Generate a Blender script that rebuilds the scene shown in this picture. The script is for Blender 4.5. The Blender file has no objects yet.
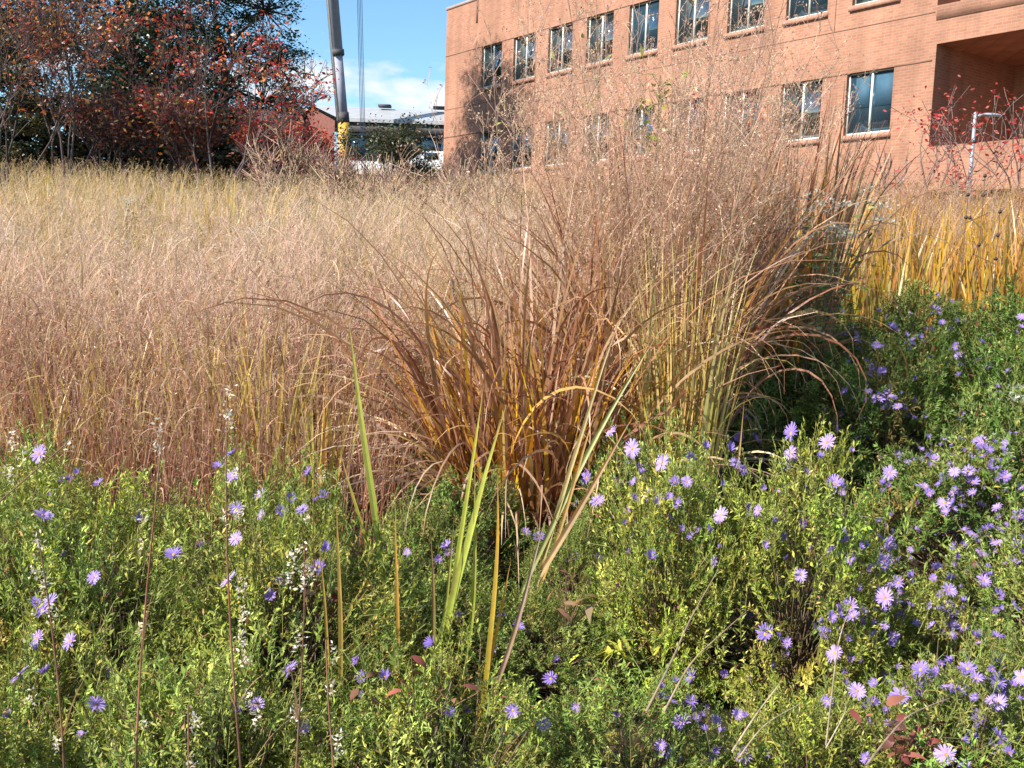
import bpy, math, random
import numpy as np
from mathutils import Matrix, Vector
from mathutils.bvhtree import BVHTree

# ------------------------------------------------------------------ camera, sky, sun, exposure
scn = bpy.context.scene
COL = scn.collection
F_PX, PITCH, ROLL, EYE = 1000.0, 0.114894, 0.034045, 1.6
cam_d = bpy.data.cameras.new("camera")
cam = bpy.data.objects.new("camera", cam_d)
COL.objects.link(cam)
cam_d.sensor_fit = 'HORIZONTAL'
cam_d.sensor_width = 36.0
cam_d.lens = 36.0 * F_PX / 1024.0
cam_d.clip_start, cam_d.clip_end = 0.05, 3000.0
cam.matrix_world = (Matrix.Translation((0, 0, EYE)) @ Matrix.Rotation(math.pi / 2 - PITCH, 4, 'X')
                    @ Matrix.Rotation(ROLL, 4, 'Z'))
scn.camera = cam

SUN_TO = Vector((-0.75, -0.50, 0.66)).normalized()          # towards the sun
sun_d = bpy.data.lights.new("sun", 'SUN')
sun_d.energy, sun_d.angle, sun_d.color = 5.0, math.radians(0.5), (1.0, 0.93, 0.82)
sun = bpy.data.objects.new("sun", sun_d)
COL.objects.link(sun)
sun.rotation_euler = SUN_TO.to_track_quat('Z', 'Y').to_euler()

world = bpy.data.worlds.new("World")
scn.world = world
world.use_nodes = True
wn, wl = world.node_tree.nodes, world.node_tree.links
bg = wn["Background"]
sky = wn.new("ShaderNodeTexSky")
sky.sky_type = 'NISHITA'
sky.sun_disc = False
sky.sun_elevation = math.asin(SUN_TO.z)
sky.sun_rotation = math.atan2(SUN_TO.x, SUN_TO.y)
sky.air_density, sky.dust_density, sky.ozone_density = 1.0, 0.3, 2.0
tc = wn.new("ShaderNodeTexCoord")
mp = wn.new("ShaderNodeMapping")
mp.inputs['Scale'].default_value = (1.0, 1.0, 2.6)
mp.inputs['Location'].default_value = (0.35, 0.2, 0.62)
nz = wn.new("ShaderNodeTexNoise")
nz.inputs['Scale'].default_value = 7.0
nz.inputs['Detail'].default_value = 7.0
nz.inputs['Roughness'].default_value = 0.52
cr = wn.new("ShaderNodeValToRGB")
cr.color_ramp.elements[0].position = 0.53
cr.color_ramp.elements[1].position = 0.64
mixc = wn.new("ShaderNodeMixRGB")
mixc.inputs['Color2'].default_value = (9.8, 10.0, 10.3, 1)
wl.new(tc.outputs['Generated'], mp.inputs['Vector'])
wl.new(mp.outputs['Vector'], nz.inputs['Vector'])
wl.new(nz.outputs['Fac'], cr.inputs['Fac'])
wl.new(cr.outputs['Color'], mixc.inputs['Fac'])
tintn = wn.new("ShaderNodeVectorMath"); tintn.operation = 'MULTIPLY'; tintn.inputs[1].default_value = (1.50, 1.92, 2.05)
wl.new(sky.outputs['Color'], tintn.inputs[0])
wl.new(tintn.outputs[0], mixc.inputs['Color1'])
wl.new(mixc.outputs['Color'], bg.inputs['Color'])
bg.inputs['Strength'].default_value = 0.055

vs = scn.view_settings
vs.view_transform, vs.look, vs.exposure, vs.gamma = 'Standard', 'None', 0.95, 1.0
vs.use_curve_mapping = False
cy = scn.cycles
cy.max_bounces, cy.diffuse_bounces, cy.glossy_bounces = 6, 2, 3
cy.transmission_bounces, cy.transparent_max_bounces = 4, 6
cy.sample_clamp_indirect = 6.0

rng = np.random.default_rng(11)
random.seed(5)
UP = np.array([0.0, 0.0, 1.0])


# ------------------------------------------------------------------ helpers
def gz(x, y):
    x = np.asarray(x, float); y = np.asarray(y, float)
    z = np.where(y < 85, 0.11 * y, 9.35 + (y - 85) * 0.02)
    z = np.where(y < -10, -1.1, z)
    bump = 0.03 * np.sin(1.7 * x + 0.4 * y) + 0.03 * np.sin(0.9 * y - 0.8 * x) + 0.06 * np.sin(0.23 * x + 1.1)
    return z + bump * np.clip((y - 1) / 6, 0, 1)


def pix(px, py, Y):
    """world point at distance Y on the ray through a photo pixel (used to survey real positions)"""
    a, b = px - 512.0, py - 384.0
    c, s = math.cos(ROLL), math.sin(ROLL)
    u, v = (a * c + b * s) / F_PX, (-a * s + b * c) / F_PX
    cp, sp = math.cos(PITCH), math.sin(PITCH)
    d = np.array([u, cp - v * sp, -sp - v * cp])
    return np.array([0, 0, EYE]) + d * (Y / d[1])


def pix_dir(px, py):
    p = pix(px, py, 10.0) - np.array([0, 0, EYE])
    return Vector(p).normalized()


class MB:
    """collects vertices, quads and colours for one mesh"""
    def __init__(self):
        self.v, self.f, self.c, self.n = [], [], [], 0

    def add(self, v, f, c):
        v = np.asarray(v, float).reshape(-1, 3)
        f = np.asarray(f, np.int64).reshape(-1, 4)
        c = np.asarray(c, float)
        if c.ndim == 1:
            c = np.tile(c, (len(v), 1))
        self.v.append(v); self.f.append(f + self.n); self.c.append(c.reshape(-1, 3)); self.n += len(v)
        return self

    def box(self, x0, x1, y0, y1, z0, z1, c=(.5, .5, .5)):
        v = [(x, y, z) for z in (z0, z1) for y in (y0, y1) for x in (x0, x1)]
        f = [(0, 2, 3, 1), (4, 5, 7, 6), (0, 1, 5, 4), (1, 3, 7, 5), (3, 2, 6, 7), (2, 0, 4, 6)]
        return self.add(v, f, c)

    def quad(self, a, b, c_, d, c=(.5, .5, .5)):
        return self.add([a, b, c_, d], [(0, 1, 2, 3)], c)

    def mesh(self, name, smooth=False, off=None):
        v = np.concatenate(self.v); f = np.concatenate(self.f); c = np.concatenate(self.c)
        if off is not None:
            v = v - np.asarray(off, float)
        me = bpy.data.meshes.new(name)
        me.vertices.add(len(v)); me.vertices.foreach_set("co", v.astype(np.float32).ravel())
        me.loops.add(len(f) * 4); me.loops.foreach_set("vertex_index", f.astype(np.int32).ravel())
        me.polygons.add(len(f))
        me.polygons.foreach_set("loop_start", np.arange(0, len(f) * 4, 4, dtype=np.int32))
        if smooth:
            me.polygons.foreach_set("use_smooth", np.ones(len(f), dtype=bool))
        a = me.color_attributes.new("tint", 'FLOAT_COLOR', 'POINT')
        a.data.foreach_set("color", np.concatenate([np.clip(c, 0, 1), np.ones((len(c), 1))], 1).astype(np.float32).ravel())
        me.update(calc_edges=True)
        return me


def tag(o, label=None, cat=None, group=None, kind=None):
    for k, v in (("label", label), ("category", cat), ("group", group), ("kind", kind)):
        if v: o[k] = v
    return o


def thing(name, loc, label, cat, group=None, rz=0.0):
    o = bpy.data.objects.new(name, None)
    COL.objects.link(o)
    o.empty_display_size = 0.2
    o.location = [float(a) for a in loc]
    o.rotation_euler[2] = rz
    return tag(o, label, cat, group)


def part(name, mb, mat, parent=None, off=None, smooth=False, label=None):
    me = mb if isinstance(mb, bpy.types.Mesh) else mb.mesh(name, smooth, off)
    if not me.materials:
        me.materials.append(mat)
    o = bpy.data.objects.new(name, me)
    COL.objects.link(o)
    if parent: o.parent = parent
    if label: o["label"] = label
    return o


def ribbons(mb, P0, az, th0, th1, L, W, c0, c1, nseg=5, pw=1.6, swirl=0.0, roll=None, wmin=0.06, base_w=0.6):
    """many curved tapering blades; th = angle from vertical at base and tip. Returns axis points (n, nseg+1, 3)"""
    P0 = np.asarray(P0, float).reshape(-1, 3); n = len(P0)
    one = np.ones(n)
    az, th0, th1, L, W = [np.asarray(a, float) * one for a in (az, th0, th1, L, W)]
    swirl = np.asarray(swirl, float) * one
    roll = np.zeros(n) if roll is None else roll * one
    t = np.linspace(0, 1, nseg + 1)
    tm = (t[1:] + t[:-1]) / 2
    th = th0[:, None] + (th1 - th0)[:, None] * tm[None] ** pw
    a = az[:, None] + swirl[:, None] * tm[None]
    d = np.stack([np.sin(th) * np.cos(a), np.sin(th) * np.sin(a), np.cos(th)], -1)
    pts = np.concatenate([np.zeros((n, 1, 3)), np.cumsum(d * (L / nseg)[:, None, None], 1)], 1) + P0[:, None]
    dd = np.concatenate([d[:, :1], (d[:, 1:] + d[:, :-1]) / 2, d[:, -1:]], 1)
    aa = az[:, None] + swirl[:, None] * t[None]
    side = np.stack([-np.sin(aa), np.cos(aa), np.zeros_like(aa)], -1)
    nor = np.cross(dd, side)
    r = roll[:, None, None] * (0.4 + t[None, :, None])
    wv = side * np.cos(r) + nor * np.sin(r)
    prof = np.maximum(np.minimum(base_w + 2.2 * t, 1) * (1 - t ** 2.2), wmin)
    hw = (W[:, None] * prof[None] * 0.5)[..., None]
    V = np.stack([pts - wv * hw, pts + wv * hw], 2)            # n, s+1, 2, 3
    idx = np.arange(n * (nseg + 1) * 2).reshape(n, nseg + 1, 2)
    Fq = np.stack([idx[:, :-1, 0], idx[:, :-1, 1], idx[:, 1:, 1], idx[:, 1:, 0]], -1)
    c0 = np.asarray(c0, float) * np.ones((n, 3)); c1 = np.asarray(c1, float) * np.ones((n, 3))
    C = c0[:, None] * (1 - t)[None, :, None] + c1[:, None] * t[None, :, None]
    C = np.repeat(C[:, :, None], 2, 2)
    mb.add(V, Fq, C.reshape(-1, 3))
    return pts


def flakes(mb, P, D, N, L, W, C, fold=0.0):
    """kite-shaped leaves: base P, direction D, face normal N, length L, width W"""
    n = len(P)
    L = (np.asarray(L, float) * np.ones(n))[:, None]; W = (np.asarray(W, float) * np.ones(n))[:, None]
    S = np.cross(D, N); S /= np.linalg.norm(S, axis=1, keepdims=True) + 1e-9
    mid = P + D * L * 0.45
    V = np.stack([P, mid + S * W * .5 + N * W * fold, P + D * L, mid - S * W * .5 + N * W * fold], 1)
    mb.add(V, np.arange(n * 4).reshape(n, 4), np.repeat(C, 4, 0))


def unit(n, zmin=-1.0, zmax=1.0, r=None):
    r = r or rng
    z = r.uniform(zmin, zmax, n); a = r.uniform(0, 2 * np.pi, n); s = np.sqrt(1 - z * z)
    return np.stack([s * np.cos(a), s * np.sin(a), z], -1)


def tubes(mb, p0, p1, r0, r1, c, sides=4):
    p0 = np.asarray(p0, float).reshape(-1, 3); p1 = np.asarray(p1, float).reshape(-1, 3); n = len(p0)
    d = p1 - p0; d = d / (np.linalg.norm(d, axis=1, keepdims=True) + 1e-9)
    ref = np.where(np.abs(d[:, 2:3]) > 0.9, np.array([[1.0, 0, 0]]), np.array([[0, 0, 1.0]]))
    a = np.cross(d, ref); a /= np.linalg.norm(a, axis=1, keepdims=True) + 1e-9
    b = np.cross(d, a)
    ph = np.arange(sides) * 2 * np.pi / sides
    ring = a[:, None] * np.cos(ph)[None, :, None] + b[:, None] * np.sin(ph)[None, :, None]
    r0 = (np.asarray(r0, float) * np.ones(n))[:, None, None]; r1 = (np.asarray(r1, float) * np.ones(n))[:, None, None]
    V = np.concatenate([p0[:, None] + ring * r0, p1[:, None] + ring * r1], 1)
    k = np.arange(sides); k2 = (k + 1) % sides
    q = np.stack([k, k2, k2 + sides, k + sides], -1)
    Fq = (np.arange(n) * 2 * sides)[:, None, None] + q[None]
    C = np.asarray(c, float)
    C = np.repeat(C * np.ones((n, 3)), 2 * sides, 0)
    mb.add(V, Fq, C)


def pal(n, cols, p=None, jit=0.18, r=None):
    r = r or rng
    cols = np.asarray(cols, float)
    c = cols[r.choice(len(cols), n, p=p)]
    return np.clip(c * (1 + r.normal(0, jit, (n, 1))) * (1 + r.normal(0, jit * .35, (n, 3))), 0.005, 0.95)


# ------------------------------------------------------------------ materials
def new_mat(name):
    m = bpy.data.materials.new(name); m.use_nodes = True
    return m, m.node_tree.nodes, m.node_tree.links


def leaf_mat(name, trans=0.35, rough=0.5, gloss=0.04, warm=(1.25, 1.1, 0.55)):
    m, N, Lk = new_mat(name)
    N.clear()
    out = N.new("ShaderNodeOutputMaterial")
    at = N.new("ShaderNodeAttribute"); at.attribute_name = "tint"
    nz = N.new("ShaderNodeTexNoise"); nz.inputs['Scale'].default_value = 35.0
    geo = N.new("ShaderNodeTexCoord"); Lk.new(geo.outputs['Object'], nz.inputs['Vector'])
    rm = N.new("ShaderNodeMapRange"); rm.inputs[3].default_value = 0.72; rm.inputs[4].default_value = 1.28
    Lk.new(nz.outputs['Fac'], rm.inputs[0])
    mul = N.new("ShaderNodeVectorMath"); mul.operation = 'SCALE'
    Lk.new(at.outputs['Color'], mul.inputs[0]); Lk.new(rm.outputs[0], mul.inputs['Scale'])
    tw = N.new("ShaderNodeVectorMath"); tw.operation = 'MULTIPLY'; tw.inputs[1].default_value = warm
    Lk.new(mul.outputs[0], tw.inputs[0])
    df = N.new("ShaderNodeBsdfDiffuse"); tr = N.new("ShaderNodeBsdfTranslucent"); gl = N.new("ShaderNodeBsdfGlossy")
    gl.inputs['Roughness'].default_value = rough
    Lk.new(mul.outputs[0], df.inputs['Color']); Lk.new(tw.outputs[0], tr.inputs['Color'])
    m1 = N.new("ShaderNodeMixShader"); m1.inputs[0].default_value = trans
    Lk.new(df.outputs[0], m1.inputs[1]); Lk.new(tr.outputs[0], m1.inputs[2])
    m2 = N.new("ShaderNodeMixShader"); m2.inputs[0].default_value = gloss
    Lk.new(m1.outputs[0], m2.inputs[1]); Lk.new(gl.outputs[0], m2.inputs[2])
    Lk.new(m2.outputs[0], out.inputs[0])
    return m


def plain_mat(name, color, rough=0.6, metallic=0.0, noise=0.15, scale=4.0, bump=0.0, spec=0.5):
    m, N, Lk = new_mat(name)
    b = N["Principled BSDF"]
    b.inputs['Roughness'].default_value = rough; b.inputs['Metallic'].default_value = metallic
    b.inputs['Specular IOR Level'].default_value = spec
    t = N.new("ShaderNodeTexCoord"); nz = N.new("ShaderNodeTexNoise")
    nz.inputs['Scale'].default_value = scale; nz.inputs['Detail'].default_value = 6
    Lk.new(t.outputs['Object'], nz.inputs['Vector'])
    rp = N.new("ShaderNodeValToRGB")
    rp.color_ramp.elements[0].position = .3; rp.color_ramp.elements[1].position = .7
    rp.color_ramp.elements[0].color = [c * (1 - noise) for c in color] + [1]
    rp.color_ramp.elements[1].color = [min(1, c * (1 + noise)) for c in color] + [1]
    Lk.new(nz.outputs['Fac'], rp.inputs['Fac']); Lk.new(rp.outputs['Color'], b.inputs['Base Color'])
    if bump:
        bp = N.new("ShaderNodeBump"); bp.inputs['Strength'].default_value = bump
        Lk.new(nz.outputs['Fac'], bp.inputs['Height']); Lk.new(bp.outputs[0], b.inputs['Normal'])
    return m


def brick_mat(name, c1, c2, mortar, row=0.1, vertical=False):
    m, N, Lk = new_mat(name)
    b = N["Principled BSDF"]; b.inputs['Roughness'].default_value = 0.85; b.inputs['Specular IOR Level'].default_value = .2
    t = N.new("ShaderNodeTexCoord"); sp = N.new("ShaderNodeSeparateXYZ"); cb = N.new("ShaderNodeCombineXYZ")
    ad = N.new("ShaderNodeMath"); ad.operation = 'ADD'
    Lk.new(t.outputs['Object'], sp.inputs[0]); Lk.new(sp.outputs[0], ad.inputs[0]); Lk.new(sp.outputs[1], ad.inputs[1])
    if vertical:
        Lk.new(sp.outputs[2], cb.inputs[0]); Lk.new(ad.outputs[0], cb.inputs[1])
    else:
        Lk.new(ad.outputs[0], cb.inputs[0]); Lk.new(sp.outputs[2], cb.inputs[1])
    br = N.new("ShaderNodeTexBrick")
    br.inputs['Scale'].default_value = 1.0
    br.inputs['Brick Width'].default_value = row * 3; br.inputs['Row Height'].default_value = row
    br.inputs['Mortar Size'].default_value = row * .11; br.inputs['Mortar Smooth'].default_value = .3
    br.inputs['Bias'].default_value = 0.0
    br.inputs['Color1'].default_value = (*c1, 1); br.inputs['Color2'].default_value = (*c2, 1)
    br.inputs['Mortar'].default_value = (*mortar, 1)
    Lk.new(cb.outputs[0], br.inputs['Vector'])
    nz = N.new("ShaderNodeTexNoise"); nz.inputs['Scale'].default_value = .45; nz.inputs['Detail'].default_value = 6
    Lk.new(t.outputs['Object'], nz.inputs['Vector'])
    rm = N.new("ShaderNodeMapRange"); rm.inputs[1].default_value = .3; rm.inputs[2].default_value = .7
    rm.inputs[3].default_value = .80; rm.inputs[4].default_value = 1.14
    Lk.new(nz.outputs['Fac'], rm.inputs[0])
    ml = N.new("ShaderNodeVectorMath"); ml.operation = 'SCALE'
    mp2 = N.new("ShaderNodeMapping"); mp2.inputs['Scale'].default_value = (2.2, 2.2, .16)
    n3 = N.new("ShaderNodeTexNoise"); n3.inputs['Scale'].default_value = 1.0; n3.inputs['Detail'].default_value = 5
    Lk.new(t.outputs['Object'], mp2.inputs[0]); Lk.new(mp2.outputs[0], n3.inputs['Vector'])
    r3 = N.new("ShaderNodeMapRange"); r3.inputs[1].default_value = .35; r3.inputs[2].default_value = .6
    r3.inputs[3].default_value = .84; r3.inputs[4].default_value = 1.03
    Lk.new(n3.outputs['Fac'], r3.inputs[0])
    mm = N.new("ShaderNodeMath"); mm.operation = 'MULTIPLY'
    Lk.new(rm.outputs[0], mm.inputs[0]); Lk.new(r3.outputs[0], mm.inputs[1])
    Lk.new(br.outputs['Color'], ml.inputs[0]); Lk.new(mm.outputs[0], ml.inputs['Scale'])
    Lk.new(ml.outputs[0], b.inputs['Base Color'])
    bp = N.new("ShaderNodeBump"); bp.inputs['Strength'].default_value = .25; bp.inputs['Distance'].default_value = .01
    bp.invert = True
    Lk.new(br.outputs['Fac'], bp.inputs['Height']); Lk.new(bp.outputs[0], b.inputs['Normal'])
    return m


def glass_mat(name, color, metallic=.9, rough=.03, wav=.06):
    m, N, Lk = new_mat(name)
    b = N["Principled BSDF"]
    b.inputs['Base Color'].default_value = (*color, 1); b.inputs['Metallic'].default_value = metallic
    b.inputs['Roughness'].default_value = rough
    t = N.new("ShaderNodeTexCoord"); nz = N.new("ShaderNodeTexNoise"); nz.inputs['Scale'].default_value = 1.4
    Lk.new(t.outputs['Object'], nz.inputs['Vector'])
    bp = N.new("ShaderNodeBump"); bp.inputs['Strength'].default_value = wav; bp.inputs['Distance'].default_value = .2
    Lk.new(nz.outputs['Fac'], bp.inputs['Height']); Lk.new(bp.outputs[0], b.inputs['Normal'])
    return m


M_BLADE = leaf_mat("dry_blade", .34, .42, .05, (1.15, 1.0, .72))
M_STRAW = leaf_mat("straw", .45, .5, .0, (1.05, 1.0, .9))
M_ASTER = leaf_mat("aster_leaf", .13, .5, .02, (1.2, 1.25, .5))
M_PETAL = leaf_mat("aster_petal", .35, .6, .02, (1.05, 1.0, 1.1))
M_DISC = leaf_mat("aster_disc", .0, .6, .02)
M_AUTUMN = leaf_mat("autumn_leaf", .35, .45, .04, (1.4, 1.0, .6))
M_TREE = leaf_mat("tree_leaf", .22, .4, .05, (1.1, 1.25, .5))
M_BARK = leaf_mat("bark", .0, .7, .02)
M_FLUFF = leaf_mat("seed_fluff", .45, .6, .0, (1, 1, .95))
M_BRICK = brick_mat("brick", (.375, .188, .122), (.31, .145, .095), (.36, .23, .17), .085)
M_BRICKV = brick_mat("brick_soldier_course", (.44, .20, .115), (.35, .15, .09), (.48, .33, .25), vertical=True)
M_SILL = plain_mat("brick_sill", (.40, .20, .14), .8, noise=.2, scale=9)
M_JOINT = plain_mat("wall_joint", (.17, .09, .06), .9)
M_FRAME = plain_mat("window_frame", (.62, .66, .62), .45, noise=.06)
M_DARKFRAME = plain_mat("dark_frame", (.05, .055, .06), .4, noise=.1)
M_GLASS = glass_mat("window_glass", (.17, .21, .23), .9, .03, .035)
M_GLASSD = glass_mat("dark_window_glass", (.055, .11, .16), .6)
M_BLIND = plain_mat("window_blind", (.035, .10, .16), .8)
M_METALROOF = plain_mat("metal_roof", (.40, .41, .43), .5, .1, .08, 2)
M_FASCIA = plain_mat("dark_fascia", (.06, .055, .06), .7)
M_PALEWALL = plain_mat("pale_wall", (.55, .57, .60), .8, noise=.1)
M_REDWALL = plain_mat("red_gable", (.17, .06, .045), .8, noise=.2)
M_BOOM = plain_mat("boom_grey", (.27, .28, .34), .65, .0, .10, 3)
M_BOOMLIT = plain_mat("boom_sunlit_face", (.46, .46, .46), .5, .0, .10, 3)  # boom grey with sunlight put into the colour
M_YELLOW = plain_mat("crane_yellow", (.52, .31, .05), .6, noise=.2, scale=2)
M_STEEL = plain_mat("galvanised", (.50, .53, .58), .4, .5, .1, 8)
M_ROPE = plain_mat("rope_steel", (.20, .25, .32), .5, .3)
M_CARW = plain_mat("car_paint", (.70, .72, .76), .25, noise=.03)
M_TYRE = plain_mat("tyre", (.02, .02, .02), .8)

# ------------------------------------------------------------------ ground
gx = np.concatenate([np.linspace(-600, -40, 15), np.linspace(-36, 36, 145), np.linspace(40, 600, 15)])
gy = np.concatenate([np.linspace(-300, -15, 8), np.linspace(-10, 0, 8), np.linspace(.3, 30, 130), np.linspace(31, 100, 50), np.linspace(110, 1500, 24)])
GX, GY = np.meshgrid(gx, gy)
GV = np.stack([GX, GY, gz(GX, GY)], -1).reshape(-1, 3)
nx = len(gx)
ii = (np.arange(len(gy) - 1)[:, None] * nx + np.arange(nx - 1)[None]).ravel()
g = MB().add(GV, np.stack([ii, ii + 1, ii + nx + 1, ii + nx], -1), (.1, .08, .05))
mg, N, Lk = new_mat("soil_and_litter")
b = N["Principled BSDF"]; b.inputs['Roughness'].default_value = .95; b.inputs['Specular IOR Level'].default_value = .1
t = N.new("ShaderNodeTexCoord"); n1 = N.new("ShaderNodeTexNoise"); n1.inputs['Scale'].default_value = 14; n1.inputs['Detail'].default_value = 8
n2 = N.new("ShaderNodeTexNoise"); n2.inputs['Scale'].default_value = .6
Lk.new(t.outputs['Object'], n1.inputs['Vector']); Lk.new(t.outputs['Object'], n2.inputs['Vector'])
r1 = N.new("ShaderNodeValToRGB"); e = r1.color_ramp.elements
e[0].position, e[0].color, e[1].position, e[1].color = .35, (.018, .013, .009, 1), .75, (.085, .06, .035, 1)
Lk.new(n1.outputs['Fac'], r1.inputs[0]); Lk.new(r1.outputs[0], b.inputs['Base Color'])
bp = N.new("ShaderNodeBump"); bp.inputs['Strength'].default_value = .5; bp.inputs['Distance'].default_value = .03
Lk.new(n1.outputs['Fac'], bp.inputs['Height']); Lk.new(bp.outputs[0], b.inputs['Normal'])
tag(part("ground", g, mg, smooth=True), kind='structure')

# ------------------------------------------------------------------ brick building
AZ = -0.939142
BX, BY = -1.98675, 49.46624
Z = lambda h: h + EYE
bld = thing("brick_building", (BX, BY, 0), "orange-red brick office building with rows of paired-pane windows above the grass field", "building", rz=AZ)
S0, S1 = -3.25, 34.0
PAR = Z(12.77)
wins = []
for i in range(13):
    s = i * 2.6
    if s < 23: wins.append((s, s + 1.668, Z(8.55), Z(10.503), i, 1))
    if i < 9: wins.append((s, s + 1.668, Z(4.55), Z(6.487), i, 0))
LOG = (23.82, 33.0, Z(4.0), Z(6.94), 4.5)
holes = [(a, b_, c, d, .24) for a, b_, c, d, _, _ in wins] + [LOG, (23.74, 33.0, Z(8.04), Z(10.6), 1.1), (23.9, 33.0, 0.5, Z(2.66), 1.0)]
ss = sorted({S0, S1} | {v for h in holes for v in h[:2]}); zs = sorted({0.5, PAR} | {v for h in holes for v in h[2:4]})
wl_ = MB()
for a, b2 in zip(ss[:-1], ss[1:]):
    for c, d in zip(zs[:-1], zs[1:]):
        m_, n_ = (a + b2) / 2, (c + d) / 2
        if any(h[0] < m_ < h[1] and h[2] < n_ < h[3] for h in holes): continue
        wl_.quad((a, 0, c), (b2, 0, c), (b2, 0, d), (a, 0, d))
for a, b2, c, d, dp in holes:
    wl_.quad((a, 0, c), (a, 0, d), (a, dp, d), (a, dp, c)); wl_.quad((b2, 0, c), (b2, dp, c), (b2, dp, d), (b2, 0, d))
    wl_.quad((a, 0, d), (b2, 0, d), (b2, dp, d), (a, dp, d)); wl_.quad((a, 0, c), (a, dp, c), (b2, dp, c), (b2, 0, c))
    wl_.quad((a, dp, c), (b2, dp, c), (b2, dp, d), (a, dp, d))
DEP = 24.0
wl_.quad((S0, 0, 0.5), (S0, 0, PAR), (S0, DEP, PAR), (S0, DEP, .5)); wl_.quad((S1, 0, .5), (S1, DEP, .5), (S1, DEP, PAR), (S1, 0, PAR))
wl_.quad((S0, DEP, .5), (S0, DEP, PAR), (S1, DEP, PAR), (S1, DEP, .5)); wl_.quad((S0, 0, PAR), (S1, 0, PAR), (S1, DEP, PAR), (S0, DEP, PAR))
part("wall", wl_, M_BRICK, bld)
cp = MB().box(S0 - .04, S1 + .04, -.04, .4, PAR + .003, PAR + .13)
part("coping", cp, plain_mat("coping_metal", (.42, .30, .25), .5), bld)
jt = MB()
edges = {Z(6.487): [(a, b2) for a, b2, c, d, i, r in wins if r == 0], Z(10.503): [(a, b2) for a, b2, c, d, i, r in wins if r == 1]}
for zz, ivs in edges.items():
    x = S0
    for a, b2 in sorted(ivs) + [(23.72, 23.72)]:
        if a > x: jt.box(x, a, -.012, -.0, zz - .02, zz + .025)
        x = b2
jt.box(S0, 23.7, -.010, 0, Z(7.86) - .012, Z(7.86) + .012)
for s in (-.48, 6.95, 14.75, 20.2):
    jt.box(s - .008, s + .008, -.008, 0, Z(7.88), Z(10.48)); jt.box(s - .008, s + .008, -.008, 0, Z(2), Z(6.46))
part("expansion_joint", jt, M_JOINT, bld)
for s in (-.48, 6.2):
    part("scupper", MB().box(s - .06, s + .06, -.03, .0, Z(11.7), Z(12.75)), M_JOINT, bld)
0 and part("soldier_course", MB().box(23.83, 23.84, .2, 13.9, Z(6.25), Z(6.6)), M_BRICKV, bld)
part("band_course", MB().box(23.75, 33, -.02, -.001, Z(7.62), Z(8.03)), M_BRICK, bld)
for a, b2, c, d, i, r in wins:
    w = MB(); y0, y1 = .13, .19
    dark = (i == 8 and r == 0) or (i in (4, 7) and r == 1)
    t_ = .04
    w.box(a, b2, y0, y1, c, c + .08); w.box(a, b2, y0, y1, d - t_, d)
    w.box(a, a + t_, y0, y1, c + .08, d - t_); w.box(b2 - t_, b2, y0, y1, c + .08, d - t_)
    m_ = (a + b2) / 2 + .02
    w.box(m_ - .03, m_ + .03, y0 - .02, y1, c + .08, d - t_)
    fo = part("window", w, M_FRAME, bld, label="window with drawn dark blue blinds" if (i == 8 and r == 0) else None)
    part("pane", MB().box(a + t_, b2 - t_, .165, .185, c + .08, d - t_), M_GLASSD if dark else M_GLASS, fo)
    part("sill", MB().box(a - .07, b2 + .05, -.09, .125, c - .16, c - .004), M_SILL, fo)
    if i == 8 and r == 0:
        for u0, u1 in ((a + .25, m_ - .1), (m_ + .12, b2 - .08)):
            part("blind", MB().box(u0, u1, .150, .1635, c + .85, d - .15), M_BLIND, fo)

# ------------------------------------------------------------------ long low building beyond the crest
HY = 76.0
p_ap, p_el, p_er = pix(313, 106, HY), pix(272, 132, HY), pix(345, 124, HY)
lb = thing("gabled_building", (p_ap[0], HY, 8.0), "long low gabled building with pale metal roof and big blue windows, behind the crane", "building")
zE, zR = p_er[2], p_ap[2]
ex = float(p_er[0] - p_ap[0]); Lr = 26.0
def q(x, y, z): return (x, y, z - 8.0)
roof = MB()
roof.quad(q(0, -.4, zR), q(Lr, 1.5, zR), q(Lr + ex, -3.2, zE), q(ex, -3.2, zE)); roof.quad(q(ex, -3.2, zE - .25), q(Lr + ex, -3.2, zE - .25), q(Lr + ex, -3.2, zE), q(ex, -3.2, zE))
roof.quad(q(0, -.4, zR), q(-ex - .6, 2.6, zE - .2), q(Lr, 8, zE), q(Lr, 1.5, zR))
rf = part("roof", roof, M_METALROOF, lb)
for vx in (2.6 + ex, 6.6 + ex, 9.0 + ex):
    part("roof_vent", MB().box(vx, vx + .9, -1.2, -.5, zR - 8.05, zR - 8 + .12), M_FASCIA, rf)
part("gable_wall", MB().add([q(0, -.35, zR - .2), q(ex - .2, -3.1, zE - .2), q(ex - .2, -3.1, zE - 4.2), q(0, -.35, zE - 4.2)], [(0, 1, 2, 3)], (.3, .1, .1)).add(
    [q(0, -.35, zR - .2), q(0, -.35, zE - 4.2), q(-ex - .4, 2.5, zE - 4.2), q(-ex - .4, 2.5, zE - .4)], [(0, 1, 2, 3)], (.3, .1, .1)), M_REDWALL, lb)
part("fascia", MB().box(ex, Lr + ex, -3.0, -2.6, zE - 8.9, zE - 8.26), M_FASCIA, lb)
part("wall", MB().box(ex, Lr + ex, -2.5, 4, -1.5, zE - 8.3), M_PALEWALL, lb)
for k in range(6):
    x0 = ex + .4 + k * 2.45
    wf = part("window", MB().box(x0, x0 + 2.2, -2.62, -2.505, zE - 10.75, zE - 8.95), M_FRAME, lb)
    part("pane", MB().box(x0 + .1, x0 + 2.1, -2.68, -2.63, zE - 10.6, zE - 9.1), M_GLASSD, wf)

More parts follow.
